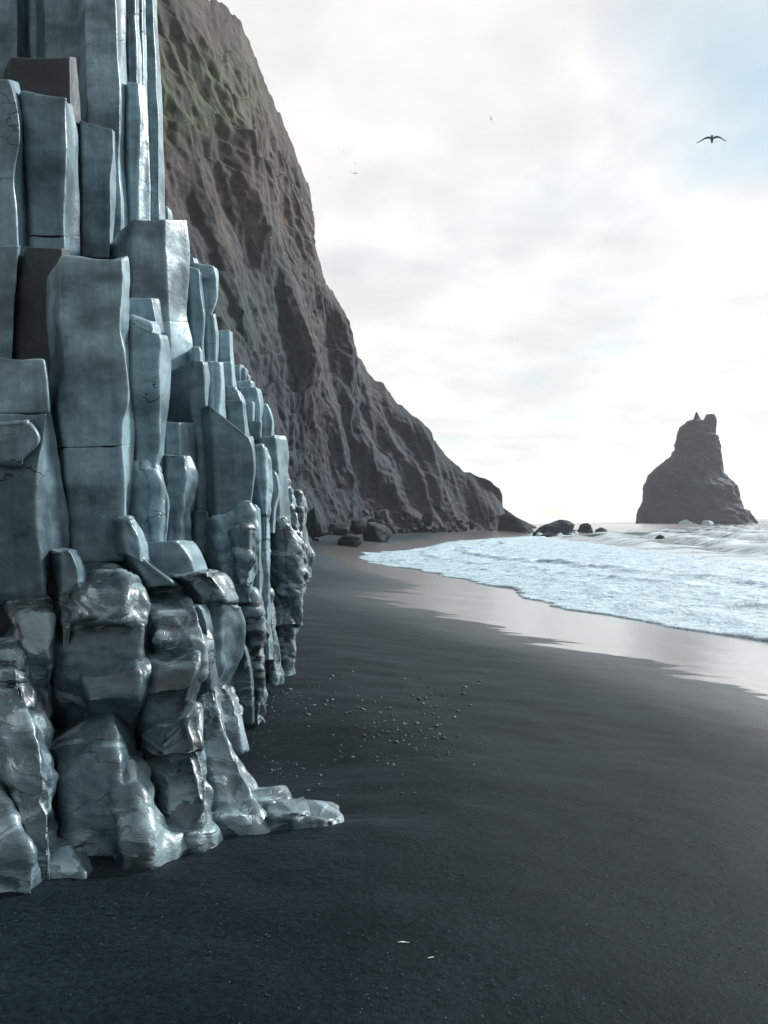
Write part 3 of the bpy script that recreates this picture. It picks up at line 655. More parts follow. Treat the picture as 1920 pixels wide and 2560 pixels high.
        sg = np.sign(np.sum(nn * (V - ctr), axis=2, keepdims=True)); sg[sg == 0] = 1
        flip = np.sign(np.median(sg)) or 1
        nn *= flip
        Pw = V
        d = wob * 1.0 * fbm(Pw * 2.6, 3, seed) + wob * 0.35 * fbm(Pw * 8, 3, seed + 5) + wob * 0.9 * kuhn(Pw * np.array([4.5, 4.5, 2.6]), seed + 6)
        # shallow scoops typical of wave-polished stone
        d = d - wob * 1.3 * np.clip(fbm(Pw * np.array([4, 4, 2.2]), 2, seed + 8) - 0.15, 0, 1)
        if fuse: d = d * 0.3
        elif chip:
            fw_ = Pw + 0.05 * np.stack([fbm(Pw * 5, 2, seed + 71), fbm(Pw * 5, 2, seed + 72), fbm(Pw * 5, 2, seed + 73)], -1)
            d = d + min(chip, 1.0) * (0.070 * kuhn(fw_ * np.array([3.4, 3.4, 2.6]), seed + 70) + 0.030 * kuhn(fw_ * 7.5, seed + 75) + 0.012 * kuhn(fw_ * 17, seed + 76))
        if chip and not fuse:
            st = Pw @ np.array([[0.8, 0.3, 0.5], [-0.3, 0.9, 0.2], [-0.5, -0.2, 0.85]])
            msk = np.clip(fbm(Pw * 3.1, 2, seed + 9) * 3 + 0.35, 0, 1)
            d = d + chip * msk * (0.016 * (ridged(st * np.array([7, 7, 22]), 3, seed + 2) - 0.72) + 0.008 * fbm(st * np.array([22, 22, 40]), 2, seed + 3))
        V = V + nn * d[..., None]
        Fq = grid_faces(nr, m, True)
        c0 = V[0].mean(0); c1 = V[-1].mean(0)
        VV = np.concatenate([V.reshape(-1, 3), c0[None], c1[None]], 0)
        k0, k1 = nr * m, nr * m + 1
        Fl = [tuple(f) for f in Fq.tolist()] + [(k0, (j + 1) % m, j) for j in range(m)] + [(k1, (nr - 1) * m + j, (nr - 1) * m + (j + 1) % m) for j in range(m)]
        if fuse:
            FUSE.setdefault(fuse, []).append((VV, Fl)); continue
        me = mesh_np(name, VV - COa, Fl, mat)
        if first is None:
            first = link(name, me, cliff)
            if label: first['label'] = label
        else:
            link('segment', me, first)
    return first

COLN, BLK, FOOT = 'basalt_column', 'basalt_block', 'polished_foot'
# solid rock behind the visible pieces
block('rock_core', 9.8, [(-500, -200), (-500, 1300)], [(250, -200), (260, 1300)], [(352, -200), (352, 500), (352, 1300)], b=0.4, back=3, mat=M_BASD)
block('rock_core', 9.2, [(-300, 560), (-300, 1560)], [(380, 560), (400, 1560)], [(400, 560), (470, 760), (520, 900), (570, 1000), (640, 1150), (690, 1300), (690, 1450), (650, 1600)], b=0.3, back=3, mat=M_BASD, wob=0.03)
block('rock_core', 5.9, [(-200, 900), (-200, 1800)], [(200, 900), (330, 1800)], [(300, 900), (330, 1200), (420, 1400), (480, 1500), (520, 1640), (520, 1800)], b=0.3, back=2, mat=M_BASD, wob=0.03)
block('rock_core', 4.75, [(-200, 1450), (-200, 2150)], [(200, 1450), (330, 2150)], [(250, 1450), (330, 1600), (400, 1750), (440, 1900), (430, 2150)], b=0.3, back=1.6, mat=M_BASD, wob=0.03)
# upper tier
block(COLN, 8.4, [(-90, -150), (-80, 420)], [(40, -150), (43, 80), (52, 420)], [(64, -150), (66, 60), (74, 420)], mat=M_BAS, cuts=(70,))
block(COLN, 8.6, [(74, -150), (73, 60), (78, 400)], [(102, -150), (104, 80), (112, 400)], [(110, -150), (110, 100), (118, 400)], conc=0.06)
block(COLN, 8.2, [(108, -150), (111, 100), (120, 400)], [(203, -150), (207, 60), (217, 320), (219, 400)], [(209, -150), (213, 80), (220, 300), (224, 400)], mat=M_BASM, W=0.45)
block(COLN, 7.9, [(212, -150), (216, 200), (226, 660)], [(284, -150), (291, 60), (300, 300), (297, 420), (303, 520), (300, 660), (302, 740)], [(312, -150), (316, 100), (319, 260), (316, 400), (328, 500), (330, 640), (333, 740)], W=0.5, conc=0.05, cuts=(100,))
block(COLN, 8.5, [(312, -150), (316, 34)], [(336, -150), (338, 34)], [(347, -150), (350, 34)], mat=M_BASM)
block(COLN, 8.4, [(316, 34), (322, 300)], [(336, 36), (341, 130), (345, 300)], [(349, 34), (353, 130), (362, 300)])
block(COLN, 8.2, [(318, 203), (320, 400), (326, 560)], [(345, 207), (349, 300), (346, 430), (345, 560)], [(366, 212), (372, 320), (376, 420), (378, 560)], rnd=0.016)
block(COLN, 8.9, [(345, -150), (350, 100), (356, 400)], [(352, -150), (356, 60), (364, 400)], [(360, -150), (366, 100), (374, 400)])
block(COLN, 9.2, [(358, -150), (364, 100), (378, 560)], [(378, -150), (386, 100), (396, 300), (398, 560)], [(392, -150), (396, 60), (407, 300), (415, 560)], W=0.4, cuts=(420,))
block(COLN, 9.6, [(405, 512), (407, 580)], [(420, 510), (422, 580)], [(430, 522), (434, 580)], topr=0.08)
# middle tier
block(COLN, 6.9, [(22, 140), (22, 420)], [(176, 142), (180, 420)], [(192, 140), (202, 240), (200, 420)], mat=M_BASD, W=0.5, rnd=0.016, topr=0.018)
block(COLN, 6.5, [(52, 226), (64, 400), (74, 640)], [(166, 242), (165, 300), (166, 400), (161, 500), (164, 640)], [(183, 262), (196, 330), (196, 420), (201, 520), (201, 640)], mat=M_BASM, W=0.48, cuts=(588,), rnd=0.025)
block(COLN, 6.2, [(-110, 192), (-110, 640)], [(24, 196), (44, 270), (50, 340), (35, 440), (40, 540), (48, 640)], [(46, 206), (56, 270), (62, 360), (68, 480), (74, 640)], mat=M_BASM, rnd=0.016, W=0.5)
block(COLN, 7.2, [(199, 298), (203, 400), (203, 640)], [(283, 322), (284, 380), (277, 450), (278, 520), (274, 640)], [(288, 328), (289, 400), (291, 490), (288, 530), (281, 640)], mat=M_BASM, cuts=(512,), W=0.4)
block(COLN, 6.8, [(328, 545), (330, 800), (340, 1060)], [(412, 547), (414, 650), (422, 800), (428, 1060)], [(470, 548), (477, 620), (473, 700), (469, 790), (484, 860), (484, 930), (477, 1060)], rnd=0.016, W=0.42, cuts=(803,), topr=0.018)
# big blocks in the centre
block(COLN, 5.1, [(155, 640), (150, 780), (163, 870), (158, 930), (140, 1000), (150, 1100), (160, 1190), (170, 1270), (178, 1390)], [(307, 646), (308, 720), (303, 830), (316, 900), (320, 1000), (308, 1060), (307, 1120), (312, 1190), (312, 1290), (316, 1380)], [(320, 640), (326, 720), (325, 790), (321, 860), (323, 960), (333, 1050), (337, 1100), (335, 1160), (329, 1240), (320, 1310), (322, 1380)], W=0.42, wob=0.014, topr=0.018, rnd=0.016, cuts=(1112,), botr=0.06)
block(COLN, 5.5, [(60, 612), (45, 720), (38, 900), (60, 1000)], [(156, 620), (160, 760), (160, 900), (150, 1000)], [(175, 620), (180, 1000)], mat=M_BASD, W=0.4)
block(COLN, 5.4, [(-120, 608), (-120, 900)], [(46, 612), (40, 720), (32, 900)], [(53, 612), (46, 720), (38, 900)], mat=M_BASM, W=0.4)
block(COLN, 4.7, [(-120, 884), (-120, 1026)], [(110, 898), (118, 960), (122, 1026)], [(117, 898), (126, 980), (130, 1026)], W=0.4, rnd=0.016)
block(COLN, 4.6, [(-120, 1030), (-120, 1480)], [(118, 1032), (112, 1100), (98, 1160), (88, 1250), (90, 1320), (102, 1390), (112, 1480)], [(128, 1030), (140, 1090), (152, 1160), (166, 1240), (175, 1320), (176, 1370), (150, 1420), (130, 1480)], W=0.42, wob=0.02, rnd=0.016, botr=0.08, mat=M_BASM)
block(BLK, 4.5, [(-120, 1060), (-120, 1145)], [(70, 1050), (98, 1100), (60, 1150)], [(100, 1050), (110, 1090), (75, 1148)], rnd=0.016, botr=0.05, topr=0.02, wob=0.02)
# right of centre
block(COLN, 5.9, [(322, 744), (326, 830)], [(380, 742), (396, 830)], [(398, 748), (412, 830)], rnd=0.016)
block(COLN, 5.5, [(324, 772), (322, 860), (325, 950), (331, 1040), (336, 1130), (330, 1170)], [(385, 800), (402, 850), (397, 900), (400, 960), (400, 1050), (398, 1120), (388, 1175)], [(402, 806), (421, 850), (428, 900), (428, 970), (424, 1020), (414, 1070), (408, 1175)], W=0.36, rnd=0.016, topr=0.10, cuts=(1088,))
block(COLN, 5.45, [(322, 1150), (318, 1250), (330, 1365)], [(370, 1140), (402, 1190), (404, 1280), (408, 1365)], [(408, 1160), (412, 1210), (426, 1250), (427, 1320), (424, 1365)], rnd=0.06, topr=0.08, wob=0.02, mat=M_BAS)
block(COLN, 6.0, [(408, 1052), (410, 1365)], [(450, 1055), (456, 1200), (452, 1365)], [(488, 1058), (493, 1120), (493, 1190), (486, 1260), (484, 1365)], W=0.36, rnd=0.016, mat=M_BAS)
block(COLN, 5.75, [(410, 1132), (412, 1240), (412, 1365)], [(462, 1138), (466, 1180), (461, 1240), (454, 1290), (446, 1365)], [(478, 1140), (487, 1180), (487, 1230), (483, 1280), (484, 1365)], rnd=0.016, chip=0.5, mat=M_BASM)
block(COLN, 6.3, [(483, 898), (476, 1030), (490, 1110), (492, 1280)], [(508, 904), (512, 960), (517, 1040), (518, 1130), (523, 1210), (526, 1280)], [(522, 902), (527, 940), (522, 980), (519, 1020), (527, 1100), (533, 1200), (537, 1280)], W=0.32, mat=M_BASM)
block(COLN, 6.2, [(484, 1275), (486, 1380)], [(520, 1275), (530, 1330), (540, 1390)], [(530, 1285), (540, 1330), (552, 1420)], mat=M_BASM, rnd=0.016)
block(COLN, 7.5, [(470, 664), (474, 780), (486, 920)], [(497, 672), (504, 740), (511, 790), (508, 860), (510, 920)], [(503, 680), (509, 745), (514, 790), (511, 860), (514, 920)], rnd=0.016, W=0.36, cuts=(772,), topr=0.03)
block(COLN, 7.9, [(478, 655), (490, 786)], [(535, 664), (540, 700), (538, 760), (528, 784)], [(543, 672), (546, 700), (543, 752), (532, 784)], rnd=0.016, W=0.36, topr=0.03, botr=0.04)
block(COLN, 7.9, [(510, 786), (513, 920)], [(535, 786), (541, 830), (542, 920)], [(541, 782), (547, 830), (546, 920)], rnd=0.025, W=0.36)
block(BLK, 8.1, [(472, 640), (474, 665)], [(484, 642), (490, 665)], [(493, 646), (499, 665)], topr=0.018)
block(COLN, 8.3, [(546, 824), (547, 930)], [(575, 824), (578, 930)], [(582, 830), (582, 880), (586, 930)], W=0.38, rnd=0.016, topr=0.018)
block(COLN, 8.0, [(556, 905), (560, 985)], [(578, 905), (583, 985)], [(582, 908), (590, 950), (594, 985)], rnd=0.016)
for i_, (x0, x1, y0, y1, dd) in enumerate([(586, 610, 908, 975, 9.0), (600, 622, 918, 975, 9.1), (612, 628, 932, 975, 9.2), (592, 636, 950, 985, 8.8)]):
    block(BLK, dd, [(x0, y0 + 4), (x0 + 2, y1)], [(x1 - 8, y0), (x1 - 6, y1)], [(x1, y0 + 6), (x1 + 2, y1)], topr=0.03, rnd=0.016, wob=0.015)
block(COLN, 8.4, [(592, 966), (596, 1075)], [(642, 966), (650, 1010), (648, 1075)], [(652, 974), (658, 1000), (657, 1040), (656, 1075)], rnd=0.016, W=0.36, topr=0.018)
block(COLN, 8.1, [(618, 1002), (619, 1060)], [(632, 1002), (633, 1060)], [(638, 1006), (636, 1060)], rnd=0.016)
block(BLK, 8.05, [(618, 1052), (622, 1100)], [(652, 1052), (650, 1098)], [(657, 1054), (656, 1098)], rnd=0.016, mat=M_BASM)
block(COLN, 6.7, [(518, 902), (522, 1060)], [(550, 906), (553, 960), (547, 1060)], [(560, 904), (563, 960), (570, 1060)], W=0.3, rnd=0.025, conc=0.05)
block(COLN, 6.9, [(484, 866), (486, 915)], [(500, 866), (505, 915)], [(506, 872), (510, 915)], topr=0.03)
block(BLK, 7.3, [(562, 964), (566, 1010)], [(590, 966), (606, 1010)], [(604, 980), (616, 1010)], rnd=0.016, topr=0.03)
block(BLK, 7.1, [(566, 998), (570, 1090)], [(608, 1000), (616, 1090)], [(614, 1004), (618, 1040), (626, 1095)], rnd=0.016, mat=M_BASM)
block(COLN, 9.0, [(655, 1008), (656, 1090)], [(668, 1010), (680, 1050), (680, 1090)], [(672, 1014), (683, 1050), (686, 1090)], rnd=0.016, topr=0.03)
# stepped wall running away along the beach
block(COLN, 6.15, [(522, 1010), (530, 1120), (532, 1200), (537, 1290)], [(626, 1096), (634, 1130), (634, 1190), (628, 1240), (622, 1275)], [(634, 1092), (639, 1140), (639, 1190), (634, 1240), (628, 1278)], W=0.36, rnd=0.016, mat=M_BASM, topr=0.018, botr=0.04)
block(COLN, 6.05, [(536, 1298), (545, 1380), (562, 1430), (588, 1500)], [(620, 1256), (632, 1300), (634, 1350), (630, 1400), (626, 1500)], [(628, 1262), (637, 1310), (638, 1350), (635, 1420), (634, 1500)], W=0.34, rnd=0.016, chip=1.0, mat=M_BASM, wob=0.018)
block(COLN, 6.9, [(624, 1262), (634, 1320), (636, 1400), (640, 1500)], [(640, 1262), (648, 1310), (650, 1400), (652, 1500)], [(652, 1272), (655, 1320), (655, 1400), (659, 1450), (654, 1500)], rnd=0.016, b=0.12, cuts=(1330, 1352, 1430))
block(COLN, 7.3, [(638, 1116), (641, 1200), (655, 1290), (656, 1400), (660, 1490), (664, 1650)], [(656, 1112), (664, 1200), (668, 1290), (668, 1400), (668, 1490), (674, 1650)], [(668, 1120), (679, 1180), (681, 1220), (678, 1280), (678, 1360), (675, 1440), (673, 1490), (690, 1650)], rnd=0.016, chip=0.4, cuts=(1286, 1345, 1372, 1480), b=0.15)
block(COLN, 7.6, [(676, 1172), (680, 1230), (676, 1330)], [(690, 1180), (698, 1225), (688, 1270), (684, 1330)], [(698, 1186), (705, 1225), (694, 1275), (690, 1330)], rnd=0.016, b=0.12)
block(COLN, 8.0, [(650, 1092), (665, 1200), (690, 1320)], [(688, 1086), (694, 1150), (700, 1320)], [(716, 1090), (721, 1120), (721, 1190), (728, 1320)], rnd=0.016, W=0.35, topr=0.03, cuts=(1182,))
for i_, (x0, x1, y0, y1, dd) in enumerate([(716, 728, 1176, 1240, 8.8), (722, 744, 1212, 1290, 8.6), (736, 762, 1224, 1300, 8.9), (744, 769, 1258, 1330, 8.7), (728, 752, 1280, 1340, 8.4), (750, 774, 1300, 1400, 8.8), (740, 764, 1320, 1430, 8.5), (756, 778, 1360, 1450, 8.9)]):
    block(BLK, dd, [(x0, y0 + 6), (x0 + 2, y1)], [(x1 - 10, y0 + 2), (x1 - 8, y1)], [(x1 - 4, y0 + 8), (x1, y0 + (y1 - y0) * 0.5), (x1 - 1, y1)], topr=0.07, botr=0.05, rnd=0.016, wob=0.02, b=0.2, fuse='end')
block(COLN, 8.0, [(680, 1290), (676, 1400), (672, 1560)], [(722, 1288), (744, 1360), (752, 1430), (742, 1560)], [(740, 1306), (760, 1370), (771, 1430), (768, 1490), (752, 1560)], rnd=0.09, W=0.36, topr=0.09, fuse='end')
block(COLN, 8.7, [(678, 1470), (682, 1560), (700, 1650)], [(730, 1470), (734, 1560), (722, 1650)], [(758, 1470), (756, 1540), (742, 1592), (734, 1650)], rnd=0.07, down=0.25, fuse='end')
# lower polished masses
block(BLK, 5.2, [(345, 1356), (362, 1400), (392, 1450)], [(442, 1352), (470, 1390), (492, 1450)], [(486, 1352), (505, 1380), (528, 1440)], rnd=0.017, W=0.34, conc=0.0, topr=0.012)
block(BLK, 5.0, [(318, 1372), (330, 1400), (372, 1460)], [(330, 1350), (360, 1395), (430, 1455)], [(338, 1346), (372, 1395), (450, 1462)], rnd=0.013, topr=0.012, wob=0.015)
block(BLK, 5.05, [(440, 1438), (480, 1470), (500, 1510)], [(520, 1428), (545, 1460), (560, 1505)], [(545, 1432), (575, 1462), (592, 1500)], rnd=0.022, W=0.32, chip=0.7, topr=0.024, mat=M_BASC)
block(FOOT, [(5.15, 1480), (5.25, 1600), (5.45, 1780)], [(496, 1500), (502, 1570), (520, 1640), (500, 1780)], [(542, 1496), (545, 1560), (550, 1640), (530, 1780)], [(606, 1498), (623, 1550), (618, 1610), (602, 1660), (576, 1780)], rnd=0.040, W=0.4, chip=0.35, topr=0.040, conc=0.02, wob=0.016)
block(BLK, 6.2, [(614, 1482), (616, 1530)], [(636, 1474), (640, 1530)], [(646, 1484), (652, 1530)], rnd=0.020, topr=0.028, fuse='end')
block(BLK, 6.35, [(620, 1514), (622, 1616)], [(645, 1512), (652, 1560), (656, 1616)], [(655, 1520), (664, 1570), (670, 1616)], rnd=0.017, chip=0.7, cuts=(1552, 1588), mat=M_BASC, fuse='end')
block(FOOT, 6.5, [(610, 1606), (614, 1740)], [(648, 1606), (652, 1660), (650, 1740)], [(668, 1610), (672, 1650), (668, 1740)], rnd=0.020, chip=0.4, mat=M_BASW, down=0.25, fuse='end')
block(BLK, 7.6, [(656, 1478), (664, 1560), (680, 1660)], [(672, 1478), (680, 1560), (692, 1660)], [(680, 1484), (694, 1560), (708, 1660)], rnd=0.017, chip=0.75, mat=M_BASC, down=0.2, fuse='end')
block(FOOT, 5.7, [(540, 1640), (545, 1745)], [(610, 1612), (622, 1660), (630, 1740)], [(614, 1612), (628, 1660), (636, 1738)], rnd=0.013, mat=M_BASW, b=0.25, down=0.2)
block(FOOT, [(5.3, 1700), (5.0, 1800)], [(540, 1712), (552, 1800)], [(560, 1712), (585, 1755), (600, 1800)], [(566, 1708), (605, 1752), (618, 1795)], rnd=0.013, chip=0.7, mat=M_BASC, wob=0.02, down=0.2)
block(FOOT, [(5.2, 1385), (4.82, 1440), (4.5, 1560), (4.42, 1700), (4.55, 1900)], [(150, 1380), (168, 1480), (165, 1560), (150, 1700), (150, 1900)], [(268, 1392), (330, 1460), (362, 1540), (355, 1640), (340, 1760), (330, 1900)], [(300, 1402), (352, 1460), (377, 1530), (377, 1620), (370, 1720), (352, 1900)], rnd=0.040, W=0.45, topr=0.048, chip=0.55, wob=0.02, conc=0.02, mat=M_BASW)
block(FOOT, [(4.68, 1484), (4.42, 1550), (4.32, 1640), (4.4, 1790)], [(24, 1500), (50, 1580), (55, 1650), (80, 1790)], [(95, 1484), (120, 1540), (125, 1620), (128, 1700), (120, 1790)], [(140, 1500), (159, 1550), (159, 1620), (150, 1710), (140, 1790)], rnd=0.022, W=0.36, chip=0.7, topr=0.024, wob=0.014, mat=M_BASC)
block(BLK, 4.6, [(140, 1376), (150, 1420), (160, 1520)], [(176, 1368), (195, 1420), (185, 1520)], [(196, 1376), (215, 1430), (205, 1520)], rnd=0.017, topr=0.024, wob=0.02)
block(FOOT, [(5.2, 1462), (4.78, 1520), (4.62, 1600), (4.66, 1680)], [(378, 1476), (380, 1560), (392, 1680)], [(455, 1462), (500, 1530), (512, 1600), (500, 1680)], [(478, 1468), (515, 1530), (537, 1600), (508, 1690)], rnd=0.026, W=0.36, chip=0.7, topr=0.036, wob=0.014, mat=M_BASC)
block(FOOT, [(4.85, 1584), (4.5, 1640), (4.36, 1720), (4.4, 1800), (4.5, 1900)], [(381, 1606), (376, 1690), (366, 1770), (352, 1900)], [(478, 1584), (500, 1640), (490, 1690), (462, 1760), (420, 1900)], [(500, 1588), (516, 1630), (507, 1690), (488, 1745), (448, 1900)], rnd=0.032, W=0.4, topr=0.036, chip=0.25, wob=0.022, mat=M_BASW)
block(FOOT, [(4.9, 1620), (5.0, 1860)], [(470, 1620), (480, 1860)], [(520, 1640), (530, 1740), (540, 1860)], [(540, 1640), (556, 1740), (560, 1860)], rnd=0.020, mat=M_BASW)
block(FOOT, [(4.95, 1700), (4.75, 1800), (4.45, 1940), (4.25, 2080)], [(496, 1740), (498, 1800), (512, 1890), (528, 1980), (545, 2080)], [(540, 1720), (556, 1800), (590, 1880), (628, 1960), (655, 2080)], [(552, 1715), (572, 1820), (608, 1888), (648, 1950), (705, 2060)], rnd=0.022, W=0.3, chip=0.7, mat=M_BASC, wob=0.02, down=0.15)
block(FOOT, [(4.55, 1790), (4.28, 1870), (4.15, 1980), (4.02, 2110)], [(395, 1870), (402, 1930), (418, 2020), (455, 2110)], [(470, 1790), (490, 1870), (515, 1960), (500, 2110)], [(496, 1766), (506, 1860), (532, 1970), (520, 2110)], rnd=0.017, W=0.26, chip=0.75, mat=M_BASC, wob=0.014, down=0.15)
block(FOOT, [(4.7, 1710), (4.25, 1790), (4.02, 1900), (3.92, 2020), (3.88, 2160)], [(110, 1800), (140, 1900), (158, 2000), (165, 2160)], [(250, 1712), (290, 1800), (300, 1900), (310, 2000), (330, 2160)], [(300, 1745), (335, 1820), (358, 1890), (376, 1960), (450, 2150)], rnd=0.032, W=0.42, topr=0.048, chip=0.35, wob=0.018, conc=0.03, mat=M_BASW, down=0.15)
block(FOOT, [(4.2, 1890), (3.92, 1980), (3.8, 2080), (3.72, 2150)], [(270, 1910), (285, 2000), (300, 2150)], [(330, 1890), (350, 1990), (385, 2150)], [(352, 1890), (382, 1980), (455, 2125)], rnd=0.017, W=0.28, chip=0.75, mat=M_BASC, wob=0.02, down=0.15)
block(FOOT, [(4.5, 1604), (4.1, 1690), (3.85, 1820), (3.7, 1960), (3.6, 2150)], [(-60, 1600), (-30, 1740), (5, 1910), (70, 2150)], [(40, 1606), (70, 1740), (95, 1850), (118, 1950), (130, 2150)], [(56, 1602), (88, 1740), (126, 1830), (150, 1930), (158, 2040), (140, 2150)], rnd=0.022, W=0.34, chip=0.9, mat=M_BASC, wob=0.014, topr=0.024, down=0.15)
block(FOOT, [(4.0, 1900), (3.66, 2010), (3.52, 2120), (3.42, 2260)], [(-160, 1900), (-150, 2040), (-120, 2260)], [(-20, 1900), (30, 2030), (85, 2180), (80, 2260)], [(-4, 1890), (46, 2010), (88, 2120), (122, 2250)], rnd=0.015, W=0.2, chip=0.75, mat=M_BASC, wob=0.02, down=0.15)
block(FOOT, [(3.85, 2085), (3.6, 2190)], [(122, 2136), (112, 2190)], [(165, 2106), (190, 2140), (222, 2190)], [(182, 2106), (220, 2142), (262, 2182)], rnd=0.017, topr=0.006, mat=M_BASW, down=0.12)
# broken ledges, wedges and slivers that fold the polished foot together
block(FOOT, [(4.6, 1604), (4.34, 1670), (4.28, 1740), (4.4, 1800)], [(205, 1650), (215, 1720), (225, 1800)], [(318, 1604), (344, 1660), (330, 1800)], [(356, 1592), (374, 1650), (362, 1800)], W=0.2, chip=0.6, mat=M_BASW, topr=0.02)
block(FOOT, [(4.9, 1420), (4.5, 1480), (4.4, 1550)], [(205, 1445), (196, 1540)], [(292, 1420), (318, 1480), (300, 1550)], [(318, 1424), (350, 1480), (352, 1550)], W=0.2, chip=0.8, mat=M_BASC, topr=0.02)
block(FOOT, [(4.45, 1602), (4.1, 1670), (3.98, 1770)], [(-40, 1606), (-30, 1770)], [(20, 1602), (40, 1680), (58, 1770)], [(40, 1600), (62, 1670), (84, 1765)], W=0.16, chip=0.8, mat=M_BASC, topr=0.012, cuts=(1655, 1706))
block(BLK, [(4.5, 1470), (4.42, 1640)], [(146, 1490), (150, 1640)], [(172, 1474), (180, 1560), (168, 1650)], [(188, 1480), (196, 1560), (180, 1650)], W=0.16, chip=0.5, mat=M_BASW)
block(BLK, 4.95, [(306, 1300), (312, 1380)], [(322, 1296), (345, 1345), (352, 1400)], [(330, 1296), (358, 1345), (372, 1398)], W=0.14, chip=0.5)
block(FOOT, [(4.28, 1770), (4.12, 1890)], [(400, 1860), (412, 1900)], [(462, 1800), (486, 1890)], [(494, 1768), (506, 1870)], W=0.12, chip=0.9, mat=M_BASC)
block(BLK, 5.9, [(590, 1330), (596, 1460)], [(616, 1322), (626, 1390), (622, 1465)], [(632, 1326), (640, 1390), (634, 1465)], W=0.14, chip=1.0, mat=M_BASC)
block(BLK, 4.9, [(466, 1520), (470, 1640)], [(500, 1512), (520, 1560), (520, 1640)], [(516, 1512), (538, 1570), (530, 1650)], W=0.16, chip=0.4, mat=M_BASM)
# columns of the same wall just left of the frame
block(COLN, 8.0, [(-230, -190), (-230, 420)], [(-110, -190), (-110, 420)], [(-86, -190), (-84, 420)], cuts=(120,))
block(COLN, 7.4, [(-360, -60), (-360, 640)], [(-240, -60), (-236, 640)], [(-214, -60), (-208, 640)], mat=M_BASM)
block(COLN, 7.8, [(-480, -190), (-480, 640)], [(-370, -190), (-366, 640)], [(-350, -190), (-344, 640)], cuts=(300,))
block(COLN, 6.4, [(-260, 240), (-260, 900)], [(-130, 240), (-126, 900)], [(-108, 240), (-104, 900)], mat=M_BASM, cuts=(610,))
block(COLN, 5.2, [(-300, 820), (-300, 1900)], [(-150, 820), (-140, 1900)], [(-118, 820), (-110, 1900)], mat=M_BASM, cuts=(1200,))
# low wet ledges at the foot
for (x0, x1, y0, y1, dd, mm) in [(540, 660, 2034, 2075, 4.2, M_BASC), (600, 730, 2004, 2046, 4.4, M_BASC), (670, 790, 2026, 2058, 4.28, M_BASC), (740, 862, 2041, 2054, 4.31, M_BASC), (400, 545, 2080, 2130, 3.95, M_BASC)]:
    block(FOOT, dd, [(x0, y0 + 14), (x0, y1)], [(x0 + (x1 - x0) * .6, y0 + 4), (x0 + (x1 - x0) * .62, y1)], [(x1 - 12, y0 + 2), (x1, y1 - 4)], topr=0.012, rnd=0.020, chip=0.7, mat=mm, back=0.25, b=0.10, bk=(-0.2, 0.98), wob=0.02, down=0.12)


def fused(name, key, voxel, mat, amps, label=None):
    """weld overlapping pieces into one continuous rock and break its surface into flat facets"""
    Vs, Fs, off = [], [], 0
    for V, Fl in FUSE[key]:
        Vs.append(V); Fs += [tuple(int(k) + off for k in f) for f in Fl]; off += len(V)
    me = mesh_np(name, np.concatenate(Vs, 0), Fs, None)
    ob = bpy.data.objects.new(name, me); COL.objects.link(ob)
    md = ob.modifiers.new('weld', 'REMESH'); md.mode = 'VOXEL'; md.voxel_size = voxel; md.adaptivity = 0.0
    dg = bpy.context.evaluated_depsgraph_get()
    ev = bpy.data.meshes.new_from_object(ob.evaluated_get(dg), depsgraph=dg)
    bpy.data.objects.remove(ob); bpy.data.meshes.remove(me)
    ev.name = name; n = len(ev.vertices)
    co = np.zeros(n * 3); ev.vertices.foreach_get('co', co); co = co.reshape(-1, 3)
    no = np.zeros(n * 3); ev.vertices.foreach_get('normal', no); no = no.reshape(-1, 3)
    wp = co + 0.05 * np.stack([fbm(co * 3, 2, 171), fbm(co * 3, 2, 172), fbm(co * 3, 2, 173)], -1)
    st = wp @ np.array([[0.8, 0.3, 0.5], [-0.3, 0.9, 0.2], [-0.5, -0.2, 0.85]])
    a0, a1, a2, a3 = amps
    msk = np.clip(fbm(co * 2.4, 2, 180) * 4 + 0.2, 0, 1)
    d = a0 * kuhn(wp * np.array([3.0, 3.0, 2.1]), 201) + a1 * kuhn(wp * np.array([7.0, 7.0, 5.0]), 202) + (0.25 + msk) * (a2 * kuhn(st * np.array([13, 13, 24]), 203) + a3 * (ridged(st * np.array([9, 9, 30]), 2, 204) - 0.72))
    co = co + no * d[:, None] - COa
    ev.vertices.foreach_set('co', co.ravel().astype(np.float32))
    ev.materials.clear(); ev.materials.append(mat)
    ev.polygons.foreach_set('use_smooth', np.ones(len(ev.polygons), bool))
    ev.update()
    o = link(name, ev, cliff)
    if label: o['label'] = label
fused('polished_base', 'end', 0.014, M_BASC, (0.055, 0.030, 0.014, 0.012), 'bulging chipped rock at the far end of the column wall')

# ------------------------------------------------------------------ boulders, pebbles
def ico(sub=3):
    import bmesh
    bm = bmesh.new(); bmesh.ops.create_icosphere(bm, subdivisions=sub, radius=1.0)
    V = np.array([v.co[:] for v in bm.verts]); Fc = np.array([[v.index for v in f.verts] for f in bm.faces]); bm.free()
    return V, Fc
ICO = {k: ico(k) for k in (1, 2, 3, 4)}
def boulder_mesh(name, seed, sub=3, rough=0.25, flats=9, mat=None, squash=0.78):
    V, Fc = ICO[sub]; V = V.copy(); r = np.random.RandomState(seed)
    for _ in range(flats):
        n = r.normal(size=3); n /= np.linalg.norm(n); d = r.uniform(0.5, 0.8)
        e = np.maximum(V @ n - d, 0); V = V - e[:, None] * n * 0.92
    V = V * (1 + rough * (kuhn(V * 1.3 + seed, seed) + 0.4 * kuhn(V * 3.1 + seed, seed + 3))[:, None]) * np.array([1, 1, squash])
    V[:, 2] -= V[:, 2].min() * 0.7
    return mesh_np(name, V, Fc, mat, smooth=(sub > 2))
BM = [boulder_mesh('boulder', 200 + k, 4, 0.16, 16, M_BOULD) for k in range(8)]
